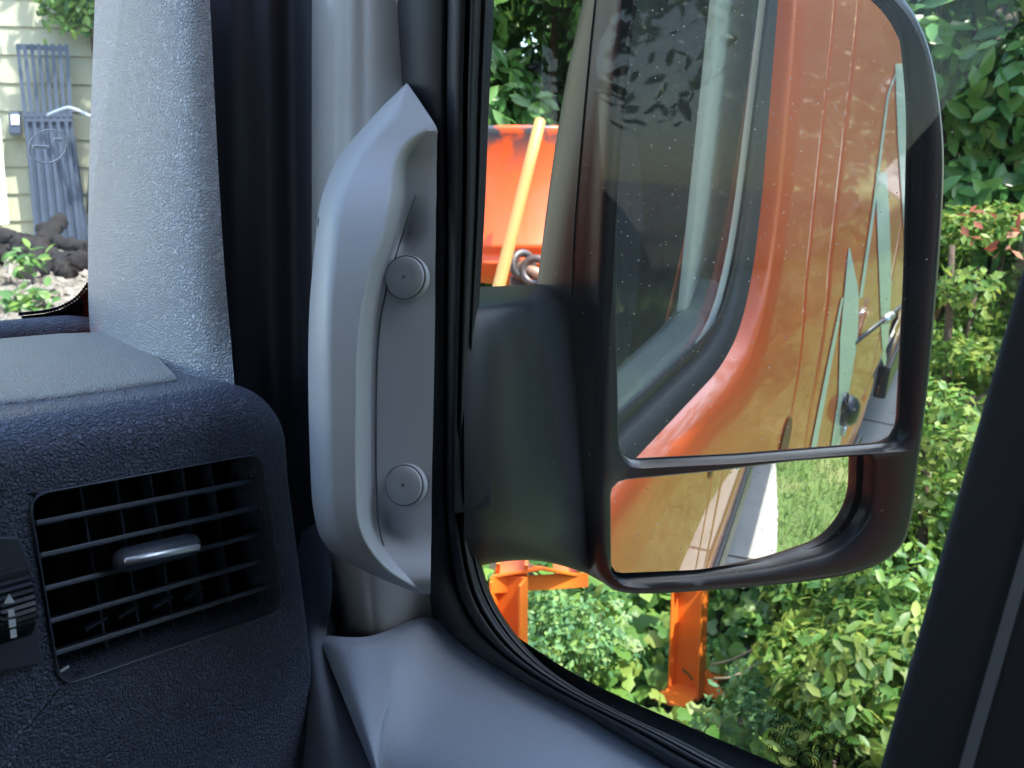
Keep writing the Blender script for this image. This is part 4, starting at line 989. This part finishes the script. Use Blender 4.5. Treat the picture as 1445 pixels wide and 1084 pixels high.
for _ in range(n):
    x=rng.uniform(1.0,3.0); y=rng.uniform(3.3,5.3); s=rng.uniform(.012,.04); a=rng.normal(size=3);a/=np.linalg.norm(a); b_=np.cross(a,[.3,.5,.8]); b_/=np.linalg.norm(b_)
    parts.append(boxvf((x,y,bank(x,y)+s*.2),a*s,b_*s*.7,np.cross(a,b_)*s*.5))
V,f=merge(parts); o=mesh('gravel_stones',V,f,M['gravel'],base=(2,4,1.4),smooth=False); tag(o,kind='stuff',label='pale loose stones and bark on the bank',cat='gravel')
# ---- orange machine: tub on a channel stand
mach=empty('orange_mixer',(2.37,1.93,0),label='orange steel mixer tub on a channel stand between the window edge and the mirror',cat='mixer')
tc=P(742,285,3.0); n=56
def ringz(r_,z): return [(tc[0]+r_*math.cos(2*math.pi*j/n),tc[1]+r_*math.sin(2*math.pi*j/n),z) for j in range(n)]
zt=P(742,192,3.0)[2]; zb=P(742,368,3.0)[2]; dz=zt-zb
V,f=loft([ringz(.285,zt),ringz(.30,zt+.004),ringz(.305,zt-.006),ringz(.298,zt-.02),ringz(.292,zb+dz*.18),ringz(.300,zb+dz*.16),ringz(.300,zb+dz*.12),ringz(.29,zb+dz*.10),ringz(.288,zb+.012),ringz(.298,zb+.008),ringz(.295,zb),ringz(.2,zb-.06),ringz(.05,zb-.08)],cap1=True)
o=mesh('tub',V,f,M['tub'],mach); fix_normals(o)
V,f=loft([ringz(.285,zt),ringz(.278,zt-.02),ringz(.27,zb+.05),ringz(.02,zb+.03)]); o=mesh('tub_lining',V,f,M['tub'],mach)
# channel stand
def chan(a,b,w_,d2,flangeto,t=.008):
    a=np.array(a);b=np.array(b); L=b-a; l=L/np.linalg.norm(L); s=np.cross(l,flangeto); s/=np.linalg.norm(s); q=np.cross(s,l)
    return merge([boxvf((a+b)/2,L/2,s*w_/2,q*t/2),boxvf((a+b)/2+s*(w_/2-t/2)+q*d2/2,L/2,s*t/2,q*d2/2),boxvf((a+b)/2-s*(w_/2-t/2)+q*d2/2,L/2,s*t/2,q*d2/2)])
pA=P(722,812,2.15); bA=np.array([pA[0],pA[1],0.0])
V,f=chan(bA,pA,.075,.05,-rt*.3-fw); o=mesh('stand_leg',V,f,M['machine'],mach,smooth=False,bevel=.003); fix_normals(o)
pB=P(978,820,3.35); bB=P(972,975,3.42); 
V,f=merge([chan(bB,pB,.115,.06,-rt*.6-fw),strip.__call__([(0,0)]*3,0,0) if False else boxvf(bB+np.array([.03,0,.01]),(.17,0,0),(0,.06,0),(0,0,.008))]); o=mesh('stand_leg',V,f,M['machine'],mach,smooth=False,bevel=.003); fix_normals(o)
g1=P(1000,945,3.4);g2=P(1026,985,3.35);g3=P(985,985,3.4)
V,f=loft([[g1,g2,g3],[g1+fw*.01,g2+fw*.01,g3+fw*.01]],True,True); o=mesh('foot_gusset',V,f,M['machine'],mach,smooth=False); fix_normals(o)
# top plate and beam to the second leg, cradle posts up to the tub
t1=P(692,826,2.12);t2=P(830,818,2.35)
V,f=merge([boxvf((t1+t2)/2+np.array([0,0,.0]),(t2-t1)/2,np.array([0,0,.018]),fw*.004)]); o=mesh('beam_web',V,f,M['machine'],mach,smooth=False); fix_normals(o)
e1=P(694,812,2.12);e2=P(765,800,2.14);e3=P(828,812,2.36);e4=P(760,798,2.6);e5=P(700,797,2.4)
V,f=loft([[e1,e2,e3,e4,e5],[p-np.array([0,0,.008]) for p in (e1,e2,e3,e4,e5)]],True,True); o=mesh('top_plate',V,f,M['machine'],mach,smooth=False,bevel=.002); fix_normals(o)
bc=P(735,802,2.2); 
def disc(c,r_,h,n=6): return loft([[c+np.array([r_*k*math.cos(2*math.pi*j/n),r_*k*math.sin(2*math.pi*j/n),z]) for j in range(n)] for z,k in ((0,1),(h,1),(h+.001,.9))],True,True)
V,f=merge([disc(bc,.030,.004,24),disc(bc+np.array([0,0,.004]),.018,.014,6)]); o=mesh('plate_bolt',V,f,M['zinc'],mach,smooth=False); fix_normals(o)
mid_=P(810,560,2.8)
parts=[]
for a,b in ((P(800,812,2.6),tc+np.array([.0,-.05,-.30])),(pB,tc+np.array([.15,-.1,-.27])),(pA,tc+np.array([-.12,-.1,-.27]))): parts.append(chan(a,b,.07,.04,-fw))
V,f=merge(parts); o=mesh('cradle',V,f,M['machine'],mach,smooth=False); fix_normals(o)
# shackle and lug at the tub's lower edge
def torus(c,ax,Rr,r_,n=30,m_=10,sx=1.0):
    ax=np.array(ax)/np.linalg.norm(ax); a1=np.cross(ax,[0,0,1.]);a1/=np.linalg.norm(a1);a2=np.cross(ax,a1)
    pts=[c+(a1*math.cos(2*math.pi*j/n)*sx+a2*math.sin(2*math.pi*j/n))*Rr for j in range(n+1)]
    return tube(None,pts,r_,None,seg=m_,caps=False)
shk=empty('lifting_shackle',tuple(P(745,400,2.62)),label='worn steel shackle rings hanging at the bottom edge of the orange tub',cat='shackle')
for (u,v,d,ax) in ((738,374,2.62,-fw*.8+rt*.5),(755,382,2.60,-fw*.9-rt*.2)):
    V,f=torus(P(u,v,d),ax,.033,.011); o=mesh('ring',V,f,M['steelgrey'],shk); fix_normals(o)
V,f=tube(None,[P(728,372,2.64),P(772,392,2.58)],.016,None,seg=12); o=mesh('shackle_pin',V,f,mat('rusty_pin',(.35,.22,.16),.5,metal=.4),shk); fix_normals(o)
V,f=merge([boxvf(P(735,405,2.66),rt*.03,up*.03,fw*.01),boxvf(P(765,408,2.62),rt*.018,up*.035,fw*.01)]); o=mesh('shackle_lug',V,f,M['steelgrey'],shk,smooth=False,bevel=.004); fix_normals(o)
# wooden handle leaning
a=P(763,168,2.55); b=P(703,408,2.55); dirn=(b-a); 
e=a+dirn*((a[2]+.0)/(a[2]-b[2]))
o=tube('wooden_handle',[a-dirn*.004,a+dirn*.01,a+dirn*.3,b,e],[.008,.0155,.0165,.0175,.018],M['wood'],seg=14,base=tuple(e)); tag(o,'yellow wooden tool handle leaning in front of the orange tub','handle')
